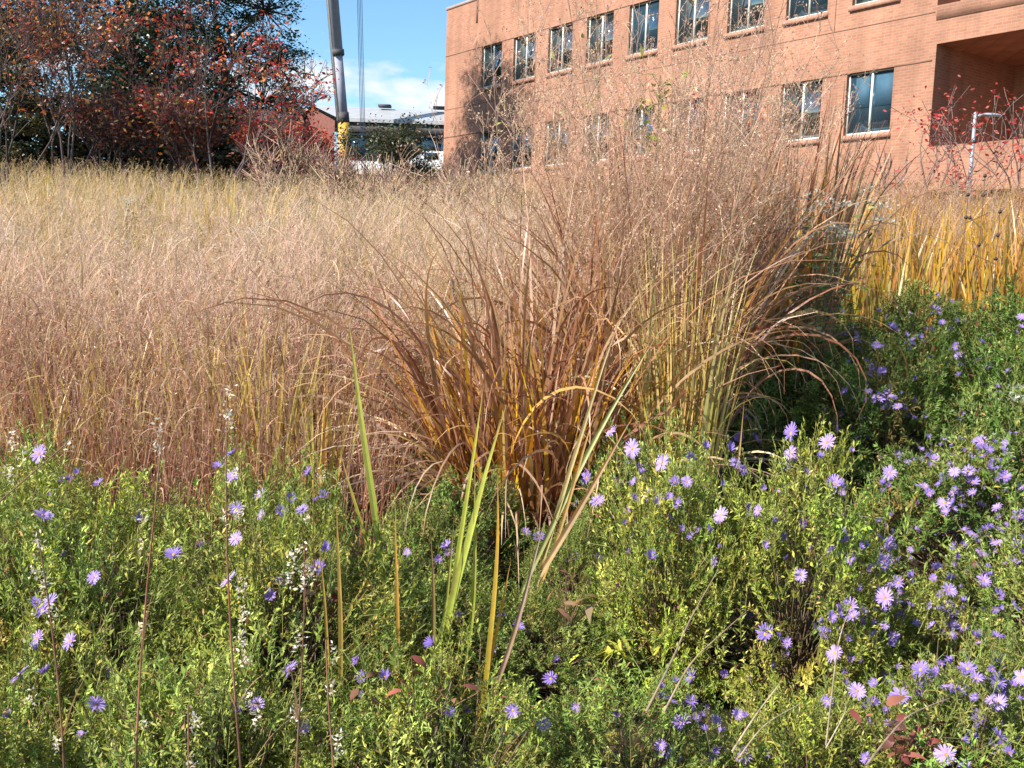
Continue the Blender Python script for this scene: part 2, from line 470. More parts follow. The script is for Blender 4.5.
pc = pix(262, 135, 60.0)
ho = thing("house", (pc[0], 60, 6.4), "small house with blue-grey windows glimpsed behind the red shrubs", "house")
part("wall", MB().box(-2.2, 1.6, 0, 5, -.2, pc[2] - 6.4 + .75), plain_mat("slate_wall", (.16, .18, .21), .8), ho)
part("roof", MB().add([(-2.6, -.4, pc[2] - 5.64), (2, -.4, pc[2] - 5.64), (2, 2.5, pc[2] - 4.5), (-2.6, 2.5, pc[2] - 4.5)], [(0, 1, 2, 3)], (.3, .3, .3)).add([(-2.6, 5.4, pc[2] - 5.64), (2, 5.4, pc[2] - 5.64), (2, 2.5, pc[2] - 4.5), (-2.6, 2.5, pc[2] - 4.5)], [(0, 1, 2, 3)], (.3, .3, .3)), M_FASCIA, ho)
for k in range(3):
    x0 = -1.9 + k * 1.15
    wf = part("window", MB().box(x0, x0 + 1.0, -.09, -.005, pc[2] - 7.2, pc[2] - 5.95), M_FRAME, ho)
    part("pane", MB().box(x0 + .08, x0 + .92, -.13, -.095, pc[2] - 7.1, pc[2] - 6.05), M_GLASSD, wf)

# white van parked at the end of the brick wall
pv = pix(424, 160, 66.0)
van = thing("parked_van", (pv[0], 66, float(gz(pv[0], 66))), "white van parked before the long low building, half hidden by the brick corner", "van")
b_ = MB()
zt = pv[2] + .5 - float(gz(pv[0], 66))
prof = [(-1.0, .45), (-1.0, zt * .62), (-.55, zt * .70), (.05, zt), (3.4, zt), (3.45, .45)]
for y0, y1 in ((-.9, .9),):
    for (a, c), (d, e_) in zip(prof, prof[1:] + prof[:1]):
        b_.quad((a, y0, c), (d, y0, e_), (d, y1, e_), (a, y1, c))
    for yy in (y0, y1):
        b_.quad((-1, yy, .45), (-1, yy, zt * .62), (-.55, yy, zt * .7), (-.55, yy, .45)); b_.quad((-.55, yy, .45), (-.55, yy, zt * .7), (.05, yy, zt), (.05, yy, .45)); b_.quad((.05, yy, .45), (.05, yy, zt), (3.4, yy, zt), (3.45, yy, .45))
part("body", b_, M_CARW, van)
part("side_window", MB().box(.1, 1.0, -.915, -.902, zt * .66, zt * .92), M_GLASSD, van)
part("bumper", MB().box(-1.1, -.95, -.85, .85, .4, .7), M_FASCIA, van)
for wx in (-.3, 2.6):
    for wy in (-.93, .75):
        wm = MB(); ph = np.arange(16) * np.pi / 8
        tubes(wm, [(wx, wy, .33)], [(wx, wy + .18, .33)], .33, .33, (.02, .02, .02), 16); tubes(wm, [(wx, wy, .33)], [(wx, wy - .005, .33)], .33, .01, (.02, .02, .02), 16)
        wo = part("wheel", wm, M_TYRE, van)
        rm_ = MB(); tubes(rm_, [(wx, wy - .006, .33)], [(wx, wy - .02, .33)], .2, .16, (.5, .5, .5), 12); tubes(rm_, [(wx, wy - .02, .33)], [(wx, wy - .022, .33)], .16, .01, (.5, .5, .5), 12)
        part("rim", rm_, M_STEEL, wo)

# ------------------------------------------------------------------ crane
CY_ = 70.0
a0, a1, a2 = pix(346, 162, CY_), pix(343.5, 120, CY_), pix(333, -4, CY_)
cr_ = thing("mobile_crane", (a0[0], CY_, a0[2] - .3), "mobile crane with a tall grey telescopic boom rising from a yellow base section", "crane")
O_ = np.array([a0[0], CY_, a0[2] - .3])
dirb = (a2 - a1) / np.linalg.norm(a2 - a1)
def boom(p, q_, hw, hd, name, mat, parent=None):
    d = (q_ - p) / np.linalg.norm(q_ - p); sx = np.cross(d, [0, 1, 0]); sx /= np.linalg.norm(sx); sy = np.cross(d, sx)
    # turned so that one narrow lit face and one broad shaded face show
    cx, cs = math.cos(.42), math.sin(.42)
    ux, uy = sx * cx + sy * cs, -sx * cs + sy * cx
    V = [e + ux * i * hw + uy * j * hd for e in (p, q_) for i, j in ((-1, -1), (1, -1), (1, 1), (-1, 1))]
    return part(name, MB().add(V, [(0, 1, 5, 4), (1, 2, 6, 5), (2, 3, 7, 6), (3, 0, 4, 7), (4, 5, 6, 7), (0, 3, 2, 1)], (.2, .2, .2)), mat, parent or cr_, off=O_)
mid = pix(337.5, 53, CY_)
b1 = boom(a1, mid, .27, .25, "boom", M_BOOM)
b2_ = boom(mid, a2 + dirb * 40, .31, .28, "boom", M_BOOM)
boom(mid - dirb * .2, mid + dirb * .2, .38, .34, "collar", M_FASCIA)
boom(a1 - dirb * .2, a1 + dirb * .5, .33, .3, "collar", M_FASCIA)
boom(a0 - np.array([0, 0, 3.0]), a1 - dirb * .2, .32, .32, "base_section", M_YELLOW)
# pale strip for the boom's sunlit face; the light is put into its colour
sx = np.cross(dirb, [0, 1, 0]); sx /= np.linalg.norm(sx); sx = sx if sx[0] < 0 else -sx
boom(a1 + sx * .34, a2 + dirb * 40 + sx * .38, .10, .2, "lit_face_strip", M_BOOMLIT)
top = a2 + dirb * 40
rp0, rp1 = pix(364.5, 128, CY_ + 1), pix(361, -2, CY_ + 1)
dr = (rp1 - rp0)
rop = MB()
for k in np.linspace(-.14, .14, 4):
    tubes(rop, [rp0 + np.array([k, .2 * k, -3])], [rp0 + dr * 4.3 + np.array([k * 1.2, .2 * k, 0])], .022, .022, (.2, .2, .2), 5)
part("hoist_rope", rop, M_ROPE, cr_, off=O_)
cb_ = MB(); cb_.box(-3.2, 2.4, -1.6, 1.6, -3.4, -2.0)
part("carrier", cb_, M_YELLOW, cr_)

# ------------------------------------------------------------------ lamp post
LY = 24.0
lt, lbm = pix(975.5, 113, LY), pix(972.5, 195, LY)
g0 = float(gz(lt[0], LY))
lp = thing("street_lamp", (lt[0], LY, g0), "slim grey street lamp with one flat arm, before the brick recess", "street lamp")
pm = MB(); tubes(pm, [(0, 0, -.1)], [(0, 0, lt[2] - g0)], .055, .04, (.5, .5, .5), 10); tubes(pm, [(0, 0, lt[2] - g0)], [(0, 0, lt[2] - g0 + .03)], .04, .005, (.5, .5, .5), 10)
part("pole", pm, M_STEEL, lp, smooth=True)
hz_ = lt[2] - g0 - .03
am = MB(); tubes(am, [(0.05, 0, hz_ - .04)], [(.2, 0, hz_ + .0)], .03, .03, (.5, .5, .5), 8)
part("arm", am, M_STEEL, lp)
hd = MB(); hv = []
prof = [(.14, .05, .03), (.22, .085, .06), (.42, .09, .06), (.57, .05, .03), (.60, .02, .01)]
for x, wy, hh in prof: hv += [(x, -wy, hz_ - .03), (x, -wy, hz_ + hh * .5), (x, wy, hz_ + hh * .5), (x, wy, hz_ - .03)]
hf = [(i * 4 + k, i * 4 + (k + 1) % 4, i * 4 + 4 + (k + 1) % 4, i * 4 + 4 + k) for i in range(4) for k in range(4)] + [(0, 1, 2, 3), (16, 19, 18, 17)]
hd.add(hv, hf, (.6, .6, .6))
ho_ = part("lamp_head", hd, M_STEEL, lp)
part("lens", MB().box(.25, .48, -.06, .06, hz_ - .045, hz_ - .032), M_PALEWALL, ho_)
part("band", MB().box(-.058, .058, -.058, .058, hz_ - .66, hz_ - .60), M_DARKFRAME, lp)


# ------------------------------------------------------------------ trees and shrubs
def branching(seed, base, stems, height, spread, levels=4, r0=.05, kids=(3, 4), droop=0.0, wob=.18):
    """returns segment arrays and the twig tips of a many-stemmed shrub or tree"""
    R = random.Random(seed); seg, tips = [], []
    def grow(p, d, L, r, lv):
        n = 3
        for k in range(n):
            d = (d + Vector((R.gauss(0, wob), R.gauss(0, wob), R.gauss(.05, wob * .5) - droop))).normalized()
            q_ = p + d * (L / n); r2 = r * .82
            seg.append((p[:], q_[:], r, r2)); p, r = q_, r2
            if lv < levels and k > 0:
                for _ in range(R.randint(*kids) // 2):
                    a = R.uniform(0, 6.283); o = Vector((math.cos(a), math.sin(a), R.uniform(.1, .9))).normalized()
                    grow(p, (d * .75 + o * .7).normalized(), L * R.uniform(.5, .75), r * .6, lv + 1)
        tips.append((p[:], d[:]))
        if lv < levels:
            grow(p, d, L * .55, r * .8, lv + 1)
    for k in range(stems):
        a = R.uniform(0, 6.283); s = R.uniform(.25, 1) * spread
        d = Vector((math.cos(a) * s, math.sin(a) * s, 1)).normalized()
        grow(Vector(base) + Vector((math.cos(a) * .12, math.sin(a) * .12, -.05)), d, height * .5 * R.uniform(.75, 1.05), r0 * R.uniform(.7, 1.1), 1)
    return seg, tips


def shrub(name, base, label, cat, group, seed, stems, height, spread, cols, colp, leaf=(.05, .11), per_tip=7, frac=.6, bark=(.085, .062, .058), r0=.05, levels=4, twig=0, clump=.16):
    R = np.random.default_rng(seed)
    o = thing(name, base, label, cat, group)
    seg, tips = branching(seed, base, stems, height, spread, levels, r0)
    m = MB(); s = np.array([a[0] + a[1] for a in seg]); r = np.array([a[2:] for a in seg])
    tubes(m, s[:, :3], s[:, 3:], np.maximum(r[:, 0], .008), np.maximum(r[:, 1], .006), pal(len(s), [bark], jit=.2, r=R))
    if twig:
        ti = R.integers(0, len(tips), twig); tp = np.array([tips[i][0] for i in ti]); td = np.array([tips[i][1] for i in ti])
        st = tp - td * R.uniform(0, .4, (twig, 1)); dd = unit(twig, -.2, 1, R) * .8 + td * .6
        tubes(m, st, st + dd * R.uniform(.15, .45, (twig, 1)), .007, .005, pal(twig, [bark, (.17, .09, .09)], jit=.2, r=R), 3)
    part("stems", m, M_BARK, o, off=base)
    tp = np.array([t_[0] for t_ in tips]); td = np.array([t_[1] for t_ in tips])
    keep = R.random(len(tp)) < frac; tp, td = tp[keep], td[keep]
    # whole twigs share a hue so that the crown shows patches of colour
    tc_ = R.choice(len(cols), len(tp), p=colp)
    P = np.repeat(tp, per_tip, 0) + R.normal(0, clump, (len(tp) * per_tip, 3))
    ci = np.repeat(tc_, per_tip); sw = R.random(len(ci)) < .3; ci[sw] = R.choice(len(cols), sw.sum(), p=colp)
    C = np.clip(np.asarray(cols)[ci] * (1 + R.normal(0, .22, (len(ci), 1))), .005, .9)
    D = unit(len(P), -.8, .5, R); Nn = unit(len(P), 0, 1, R)
    lm = MB(); L = R.uniform(*leaf, len(P)); flakes(lm, P, D, Nn, L, L * R.uniform(.35, .6, len(P)), C, .15)
    part("leaves", lm, M_AUTUMN, o, off=base)
    return o


RED = [(.46, .05, .045), (.56, .17, .06), (.42, .11, .06), (.62, .30, .09), (.20, .07, .06), (.26, .19, .07)]
PR = [.2, .22, .18, .14, .16, .10]
G_SUM = "autumn shrubs along the far edge of the field"
for k, (px, Y, H, st, sp, lab, fr, cp_) in enumerate([
    (62, 27.0, 6.6, 5, .6, "tall dark-stemmed autumn shrub with straight double trunk and orange-brown leaves", .30, PR),
    (8, 26.0, 5.8, 6, .55, "olive and orange shrub spreading out of the picture beside the double-trunked one", .4, [.08, .2, .15, .22, .1, .25]),
    (112, 29.0, 3.4, 7, .75, "purplish twiggy shrub nearly bare, between the double trunk and the leaning red one", .25, [.06, .05, .14, .03, .52, .20]),
    (172, 28.0, 3.2, 9, .8, "low purple-brown shrub of dense twigs under the dark evergreen", .4, [.08, .08, .16, .06, .44, .18]),
    (212, 26.0, 5.4, 4, .75, "thin leaning shrub with bright red leaves against the sky gap", .36, [.42, .25, .15, .1, .05, .03]),
    (262, 31.0, 3.0, 7, .75, "dark red shrub with pale bare twigs before the small house", .4, [.35, .1, .15, .05, .3, .05]),
    (302, 34.0, 2.3, 8, .8, "crimson shrub growing under the gable of the low building", .8, [.6, .1, .15, .02, .1, .03]),
]):
    x = pix(px, 170, Y)[0]
    shrub("sumac_shrub", (x, Y, float(gz(x, Y))), lab, "shrub", G_SUM, 40 + k, st, H, sp, RED, cp_, frac=fr, per_tip=8, twig=1300 if k in (2, 3) else 450, leaf=(.08, .18), r0=.05, clump=.17)

REDP = [(.50, .05, .05), (.42, .09, .07), (.30, .10, .08)]
for k, (px, Y, H, lab) in enumerate([
    (918, 23.0, 3.7, "thin bare-branched shrub with pink-red leaves at the corner of the brick recess"),
    (948, 22.0, 2.5, "low forked shrub with few red leaves just before the street lamp"),
    (1012, 22.0, 3.7, "red-leaved shrub on the far side of the street lamp from the windows"),
    (868, 21.0, 2.8, "bare grey shrub with knobbly twigs below the dark blue-blinded window"),
    (735, 25.0, 4.4, "pink-red shrub glimpsed through the tall grass before the lower windows"),
]):
    x = pix(px, 200, Y)[0]
    shrub("sumac_shrub", (x, Y, float(gz(x, Y))), lab, "shrub", "thin red shrubs before the brick wall", 70 + k, 3, H, .55, REDP, [.5, .3, .2], frac=.05 if k == 3 else .6, per_tip=7, leaf=(.07, .14), r0=.035, levels=3, bark=(.17, .12, .11))

for px_, H_, lab_ in ((392, 2.5, "dark green pointed shrub before the blue windows of the low building"), (418, 1.0, "low dark shrub growing in front of the white van")):
  x = pix(px_, 180, 33.0)[0]
  shrub("evergreen_shrub", (x, 33, float(gz(x, 33))), lab_, "shrub", None, 91 + px_ % 7, 8, H_, .45,
      [(.03, .055, .03), (.05, .08, .03), (.22, .17, .09)], [.5, .35, .15], frac=.9, per_tip=9, leaf=(.06, .13), levels=4)


def tree(name, base, label, trunk_h, lobes, n_leaf, cols, colp, leaf, seed, group=None, trunk_r=.28, hollow=.35):
    R = np.random.default_rng(seed); base = np.array(base, float)
    o = thing(name, base, label, "tree", group)
    m = MB()
    tp = base + np.array([R.normal(0, .3), R.normal(0, .3), trunk_h])
    nodes = [base + (tp - base) * t_ + R.normal(0, .08, 3) * (0 < t_ < 1) for t_ in np.linspace(0, 1, 7)]
    for i in range(6):
        tubes(m, [nodes[i] - [0, 0, .1]], [nodes[i + 1]], trunk_r * (1 - i / 7.5), trunk_r * (1 - (i + 1) / 7.5), (.07, .055, .045), 8)
    P, Nr = [], []
    wsum = sum(l[3] ** 2 for l in lobes)
    for lx, ly, lz, lr, sq in lobes:
        c = base + np.array([lx, ly, lz])
        st = nodes[min(6, max(1, int(6 * (lz - lr * .4) / trunk_h)))]
        tubes(m, [st], [c], .1, .03, (.07, .055, .045), 5)
        k = int(26 * lr)                                   # sprays of foliage, each carried by a twig
        d = unit(k, -.75, 1, R); rad = lr * (R.uniform(hollow, 1.08, k) ** .6)
        cc = c + d * rad[:, None] * np.array([1, 1, sq])
        tubes(m, np.tile(c, (k, 1)), cc, .04, .012, pal(k, [(.07, .055, .045)], r=R), 3)
        per = max(4, int(n_leaf * lr ** 2 / wsum / k))
        spray = np.repeat(cc, per, 0)
        off = R.normal(0, 1, (k * per, 3)) * np.array([.42, .42, .16]) * lr * .36
        P.append(spray + off); Nr.append(np.repeat(d, per, 0))
    part("trunk", m, M_BARK, o, off=base)
    P, Nr = np.concatenate(P), np.concatenate(Nr)
    D = unit(len(P), -.7, .3, R) + Nr * .5; D /= np.linalg.norm(D, axis=1, keepdims=True)
    Nn = unit(len(P), .1, 1, R); L = R.uniform(*leaf, len(P))
    cmb = MB(); flakes(cmb, P, D, Nn, L, L * .5, pal(len(P), cols, colp, .25, R), .1)
    part("crown", cmb, M_TREE, o, off=base)
    return o


DK = [(.018, .040, .028), (.028, .055, .030), (.045, .07, .03)]
G_TR = "trees standing beyond the autumn shrubs"
for k, (px, Y, H, sp, lab) in enumerate([
    (352, 19.0, 1.5, .9, "dead tan branching weed in front of the yellow crane base"),
    (398, 18.0, 1.45, .9, "dead straw-coloured branching weed below the pointed evergreen shrub"),
    (300, 21.0, 1.9, .95, "dead pale twiggy shrub in front of the crimson one"),
    (458, 17.0, 1.5, .8, "dead pinkish weed with fine twigs at the foot of the wall corner")]):
    x = pix(px, 180, Y)[0]
    shrub("dead_shrub", (x, Y, float(gz(x, Y))), lab, "shrub", "dead twiggy weeds on the crest", 120 + k, 7, H, sp, [(.55, .40, .26), (.48, .30, .2)], [.6, .4], frac=.5, per_tip=4, leaf=(.03, .08), r0=.014, levels=3, bark=(.46, .33, .22), twig=500, clump=.08)
def ground_at(px, Y):
    x = pix(px, 170, Y)[0]
    return (x, Y, float(gz(x, Y)))
tree("evergreen_tree", ground_at(130, 40), "huge dark blue-green evergreen towering over the autumn shrubs", 16.0,
     [(0, 0, 4.2, 2.6, .8), (-2.4, .5, 5.5, 2.6, .8), (1.6, -.3, 6.2, 2.4, .8), (-.8, 0, 8.2, 2.8, .8), (-3.0, .3, 8.6, 2.6, .8), (1.8, .3, 9, 2.2, .8), (0, 0, 2.6, 2, .7), (-.5, 0, 11, 2.6, .8), (1.5, 0, 12.5, 2.6, .8), (-1.5, 0, 13.5, 2.6, .8), (.5, 0, 15.2, 2.8, .8), (3.2, .5, 14.2, 2.4, .8), (0, 0, 17.2, 2.2, .9), (2.5, 0, 2.2, 1.8, .7), (-2.6, 0, 2.4, 2.0, .7)], 76000, DK, [.5, .35, .15], (.09, .2), 21, G_TR, .4)
tree("evergreen_tree", ground_at(228, 44), "dark open-crowned tree with sky showing through it, beside the crane", 8.5,
     [(.2, 0, 5.4, 2.3, .75), (2.0, 0, 5.2, 1.45, .7), (1.5, .2, 7.4, 1.6, .75), (-.6, 0, 7.9, 2.0, .8), (.6, .3, 9.6, 1.7, .8), (1.5, 0, 3.6, 1.7, .7), (2.75, 0, 3.6, 1.0, .7), (-.8, 0, 3.0, 1.8, .7)], 17000, [(.025, .05, .035), (.04, .075, .035), (.07, .10, .04)], [.4, .4, .2], (.09, .19), 22, G_TR, .25, .5)
tree("broadleaf_tree", ground_at(-12, 34), "olive-brown broadleaf tree cut off at the picture edge behind the shrubs", 6,
     [(0, 0, 3.8, 1.9, .8), (1.0, 0, 5.4, 1.7, .8), (-1.2, 0, 5.6, 2, .8), (.6, 0, 7.2, 1.7, .8), (1.2, 0, 2.6, 1.4, .8)], 16000, [(.10, .10, .035), (.16, .11, .04), (.06, .07, .03)], [.4, .3, .3], (.09, .19), 23, G_TR)
for k, (px, lab, n_) in enumerate([(25, "dark hedge-like evergreen bush filling the gap under the olive tree", 5), (95, "dark low evergreen bush behind the double trunk", 5), (160, "dark low evergreen bush in the shade of the huge evergreen", 5), (222, "dark low evergreen bush beside the small house", 4)]):
    tree("evergreen_bush", ground_at(px, 37 + k), lab, 2.2, [(0, 0, 1.0, 1.5, .8), (-1.1, 0, .8, 1.2, .8), (1.1, 0, .8, 1.2, .8), (.4, 0, 2.2, 1.2, .8)], 9000, [(.025, .04, .025), (.05, .06, .03), (.10, .07, .04)], [.45, .3, .25], (.12, .24), 60 + k, "dark bushes under the trees", .1)
for k, (X, Y, hh) in enumerate([(-26, 46, 9), (-33, 54, 11), (-24, 36, 9), (-40, 60, 12), (-19, 53, 8), (-46, 52, 12), (-56, 66, 13), (-34, 44, 10), (-66, 58, 13), (-48, 76, 13)]):
    tree("evergreen_tree", (X, Y, float(gz(X, Y))), "dark evergreen further along the row of trees, mirrored in the brick building's windows", hh * .8,
         [(0, 0, hh * .35, 2.6, .8), (-1.5, .5, hh * .5, 2.6, .8), (1.6, -.3, hh * .55, 2.4, .8), (0, 0, hh * .8, 2.4, .8)], 9000, DK, [.4, .4, .2], (.2, .4), 25 + k, "trees mirrored in the windows", .35)


# ------------------------------------------------------------------ grass builders
PI = math.pi
def blades(mb, pts, H, W, c0, c1, lean=.12, curl=(.2, .9), nseg=5, R=rng, az=None, kink=.25, twist=.8, pw=1.8):
    n = len(pts)
    az = R.uniform(0, 2 * PI, n) if az is None else az
    th0 = np.abs(R.normal(0, lean, n)); th1 = th0 + R.uniform(*curl, n)
    return ribbons(mb, pts, az, th0, th1, H, W, c0, c1, nseg, pw, R.normal(0, kink, n), R.normal(0, twist, n))


def panicles(mb, pts, H, R=rng, c=(.5, .34, .23), stem_w=.004, nb=12, bl=(.06, .17), bw=.0016, ns=30, sp=(.004, .009), frac=.4, lean=.1, curl=(.05, .35), stemc=(.42, .24, .12), az=None, jit=.15):
    n = len(pts)
    az = R.uniform(0, 2 * PI, n) if az is None else az
    th0 = np.abs(R.normal(0, lean, n)); th1 = th0 + R.uniform(*curl, n)
    ax = ribbons(mb, pts, az, th0, th1, H, stem_w, pal(n, [stemc], jit=.25, r=R), pal(n, [c], jit=jit, r=R), 5, 1.8, R.normal(0, .2, n), None, .3)
    # branch origins along the top part of each stem
    u = (1 - frac * R.random((n, nb))) * 5
    i = np.clip(u.astype(int), 0, 4); f = (u - i)[..., None]
    rows = np.arange(n)[:, None]
    o = ax[rows, i] * (1 - f) + ax[rows, i + 1] * f
    o = o.reshape(-1, 3); k = len(o)
    top = np.repeat(1 - (1 - u.reshape(n, nb) / 5) / frac, 1, 1).reshape(-1)
    L = R.uniform(*bl, k) * (1.15 - .75 * top) * np.repeat(H / np.mean(H), nb)
    ca = pal(k, [c], jit=jit, r=R)
    ba = ribbons(mb, o, R.uniform(0, 2 * PI, k), R.uniform(.3, .8, k), R.uniform(.5, 1.3, k), L, bw, ca, ca, 2, 1, 0, R.uniform(-1, 1, k), .7, 1)
    m = int(n * ns)
    j = R.integers(0, k, m); t_ = R.uniform(.2, 1, m)[:, None]
    p = ba[j, 1] * (1 - t_) + ba[j, 2] * t_ + R.normal(0, .006, (m, 3))
    L2 = R.uniform(*sp, m)
    flakes(mb, p, unit(m, -.3, 1, R), unit(m, -1, 1, R), L2, L2 * .5, pal(m, [c], jit=jit + .1, r=R))


def scatter(n, ymin, ymax, fmin, fmax, R=rng, pw=1.0):
    Y = ymin + (ymax - ymin) * R.random(n) ** pw
    X = Y * (fmin + (fmax - fmin) * R.random(n))
    return np.stack([X, Y, gz(X, Y) - .02], -1)


def patchy(p, scale, R, keep=.5):
    v = np.sin(p[:, 0] * scale + 1.3) * np.sin(p[:, 1] * scale * .6 + .7) + .5 * np.sin(p[:, 0] * scale * 2.3 + p[:, 1] * 1.7)
    return v / 3 + .5


def pn(p, f, k):
    x, y = p[:, 0] * f, p[:, 1] * f * .7
    v = np.sin(x + k) * np.sin(y * 1.3 + 2 * k) + .6 * np.sin(x * 2.1 - y + 3 * k) * np.sin(y * 1.9 + k) + .4 * np.sin(x * 3.7 + y * 2.9 + k)
    return np.clip(.5 + v * .33, 0, 1)


def blend(a, b_, t_):
    return a * (1 - t_[:, None]) + b_ * t_[:, None]


# --- reddish bluestem mass
R = np.random.default_rng(101)
m = MB()
p = scatter(4800, 3.55, 7.2, -.62, -.10, R)
p = p[(p[:, 0] < -.5 + .02 * p[:, 1])]; p = p[R.random(len(p)) < .2 + .95 * pn(p, 3.2, 1.0)]; n = len(p)
RUST = [(.32, .115, .075), (.42, .19, .13), (.19, .075, .055), (.50, .33, .22), (.42, .31, .11)]
hs = .72 + .4 * pn(p, 2.3, 4.0)
blades(m, p, R.uniform(.62, 1.0, n) * hs, R.uniform(.003, .0058, n), pal(n, RUST, [.38, .27, .2, .10, .05], r=R), pal(n, [(.50, .32, .23), (.44, .24, .15)], r=R), .13, (.02, .5), 4, R)
q_ = p[R.integers(0, n, 7500)]; k = len(q_)
q_ = q_ + np.stack([R.normal(0, .03, k), R.normal(0, .03, k), R.uniform(.15, .85, k)], -1)
blades(m, q_, R.uniform(.07, .22, k), R.uniform(.003, .0065, k), pal(k, RUST[1:], r=R), pal(k, [(.66, .48, .36), (.5, .3, .2)], r=R), .8, (.5, 2.6), 5, R, kink=.8)
q_ = p[R.integers(0, n, 15000)]; k = len(q_)
q_ = q_ + np.stack([R.normal(0, .06, k), R.normal(0, .06, k), R.uniform(.25, 1.0, k)], -1)
flakes(m, q_, unit(k, -.2, 1, R), unit(k, -1, 1, R), R.uniform(.006, .017, k), R.uniform(.002, .005, k), pal(k, [(.76, .60, .50), (.58, .40, .30), (.66, .52, .30)], r=R))
tag(part("bluestem_grass", m, M_STRAW), "dense rusty red bluestem stems standing behind the green asters", "grass", kind="stuff")

# --- hazy pinkish seed heads of the middle field
m = MB()
p = scatter(2600, 5.0, 15, -.66, .12, R, 1.35); p = p[R.random(len(p)) < .4 + .75 * pn(p, 1.3, 2.2)]; n = len(p)
H = R.uniform(.85, 1.3, n) * (.8 + .35 * pn(p, 1.1, 5.0))
half = pn(p, .9, 7.0) > .45
for sel, c_ in ((half, (.72, .53, .42)), (~half, (.68, .51, .34))):
    panicles(m, p[sel], H[sel], R, c_, .005, 19, (.10, .34), .0026, 80, (.006, .014), .62, .14, (.1, .7))
p = scatter(3300, 4.8, 14, -.66, .12, R, 1.2); p = p[R.random(len(p)) < .2 + .9 * pn(p, 1.7, 9.0)]; n = len(p)
blades(m, p, R.uniform(.45, 1.05, n), R.uniform(.005, .012, n), pal(n, [(.36, .20, .10), (.50, .34, .10), (.26, .28, .08), (.56, .42, .28)], [.3, .3, .2, .2], r=R), pal(n, [(.58, .42, .28), (.50, .36, .13)], r=R), .2, (.1, 1.6), 6, R, kink=.5)
k = 5200; p = scatter(k, 4.8, 12, -.66, .12, R, 1.2); p[:, 2] += R.uniform(.35, 1.05, k)
blades(m, p, R.uniform(.10, .36, k), R.uniform(.003, .007, k), pal(k, [(.56, .40, .29), (.5, .34, .2), (.66, .5, .38)], r=R), pal(k, [(.68, .52, .40)], r=R), 1.0, (.4, 2.4), 5, R, kink=.8)
tag(part("switchgrass", m, M_STRAW), "hazy pinkish seed heads of switchgrass filling the middle of the field", "grass", kind="stuff")

# --- tan grass up to the crest
m = MB()
p = scatter(4200, 12, 46, -.68, .22, R, 1.3); p = p[R.random(len(p)) < .4 + .7 * pn(p, .45, 3.0)]; n = len(p)
H = R.uniform(.75, 1.2, n) * (.8 + .35 * pn(p, .5, 1.0))
panicles(m, p, H, R, (.62, .45, .26), .009, 10, (.10, .32), .005, 32, (.014, .028), .6, .12, (.1, .6), stemc=(.48, .35, .13))
p = scatter(9500, 11, 46, -.68, .24, R, 1.25); n = len(p); t_ = pn(p, .35, 6.0)
blades(m, p, R.uniform(.55, 1.1, n) * (.75 + .4 * pn(p, .6, 2.0)), R.uniform(.010, .019, n), blend(pal(n, [(.54, .40, .20), (.50, .33, .17)], r=R), pal(n, [(.44, .37, .07), (.54, .38, .08), (.28, .28, .07)], r=R), t_), pal(n, [(.62, .46, .26), (.56, .44, .18)], r=R), .13, (.05, .9), 4, R)
tag(part("meadow_grass", m, M_STRAW), "tan and yellow meadow grass reaching up to the shrubs on the crest", "grass", kind="stuff")

# --- peach haze before the brick wall
m = MB()
p = scatter(2600, 12, 27, .10, .66, R, 1.1); n = len(p)
panicles(m, p, R.uniform(1.0, 1.5, n), R, (.52, .33, .21), .007, 10, (.1, .24), .005, 22, (.013, .024), .5)
p = scatter(5200, 12, 29, .05, .66, R, 1.0); n = len(p)
blades(m, p, R.uniform(.6, 1.2, n), R.uniform(.010, .018, n), pal(n, [(.48, .30, .12), (.54, .36, .20), (.46, .28, .13)], r=R), pal(n, [(.56, .38, .2)], r=R), .12, (.05, .8), 4, R)
tag(part("pink_grass", m, M_STRAW), "peach coloured haze of grass heads in front of the lower brick wall", "grass", kind="stuff")

# --- golden upright leaves
m = MB()
p = scatter(1300, 8.4, 12.5, .27, .62, R); p = p[R.random(len(p)) < .3 + .9 * pn(p, 2.0, 3.0)]; n = len(p)
blades(m, p, R.uniform(.7, 1.5, n) * (.8 + .35 * pn(p, 1.6, 1.0)), R.uniform(.018, .036, n), pal(n, [(.40, .24, .03), (.26, .28, .05), (.36, .13, .04), (.15, .22, .04)], [.3, .3, .15, .25], r=R), pal(n, [(.52, .29, .02), (.50, .21, .03), (.42, .26, .11)], [.5, .27, .23], r=R), .12, (.02, .6), 6, R)
p = scatter(260, 8.6, 13.0, .27, .62, R); n = len(p)
panicles(m, p, R.uniform(1.1, 1.6, n), R, (.56, .38, .26), .005, 10, (.08, .2), .003, 24, (.008, .016), .5)
tag(part("golden_grass", m, M_BLADE), "golden yellow upright grass leaves glowing behind the asters before the brick wall", "grass", kind="stuff")


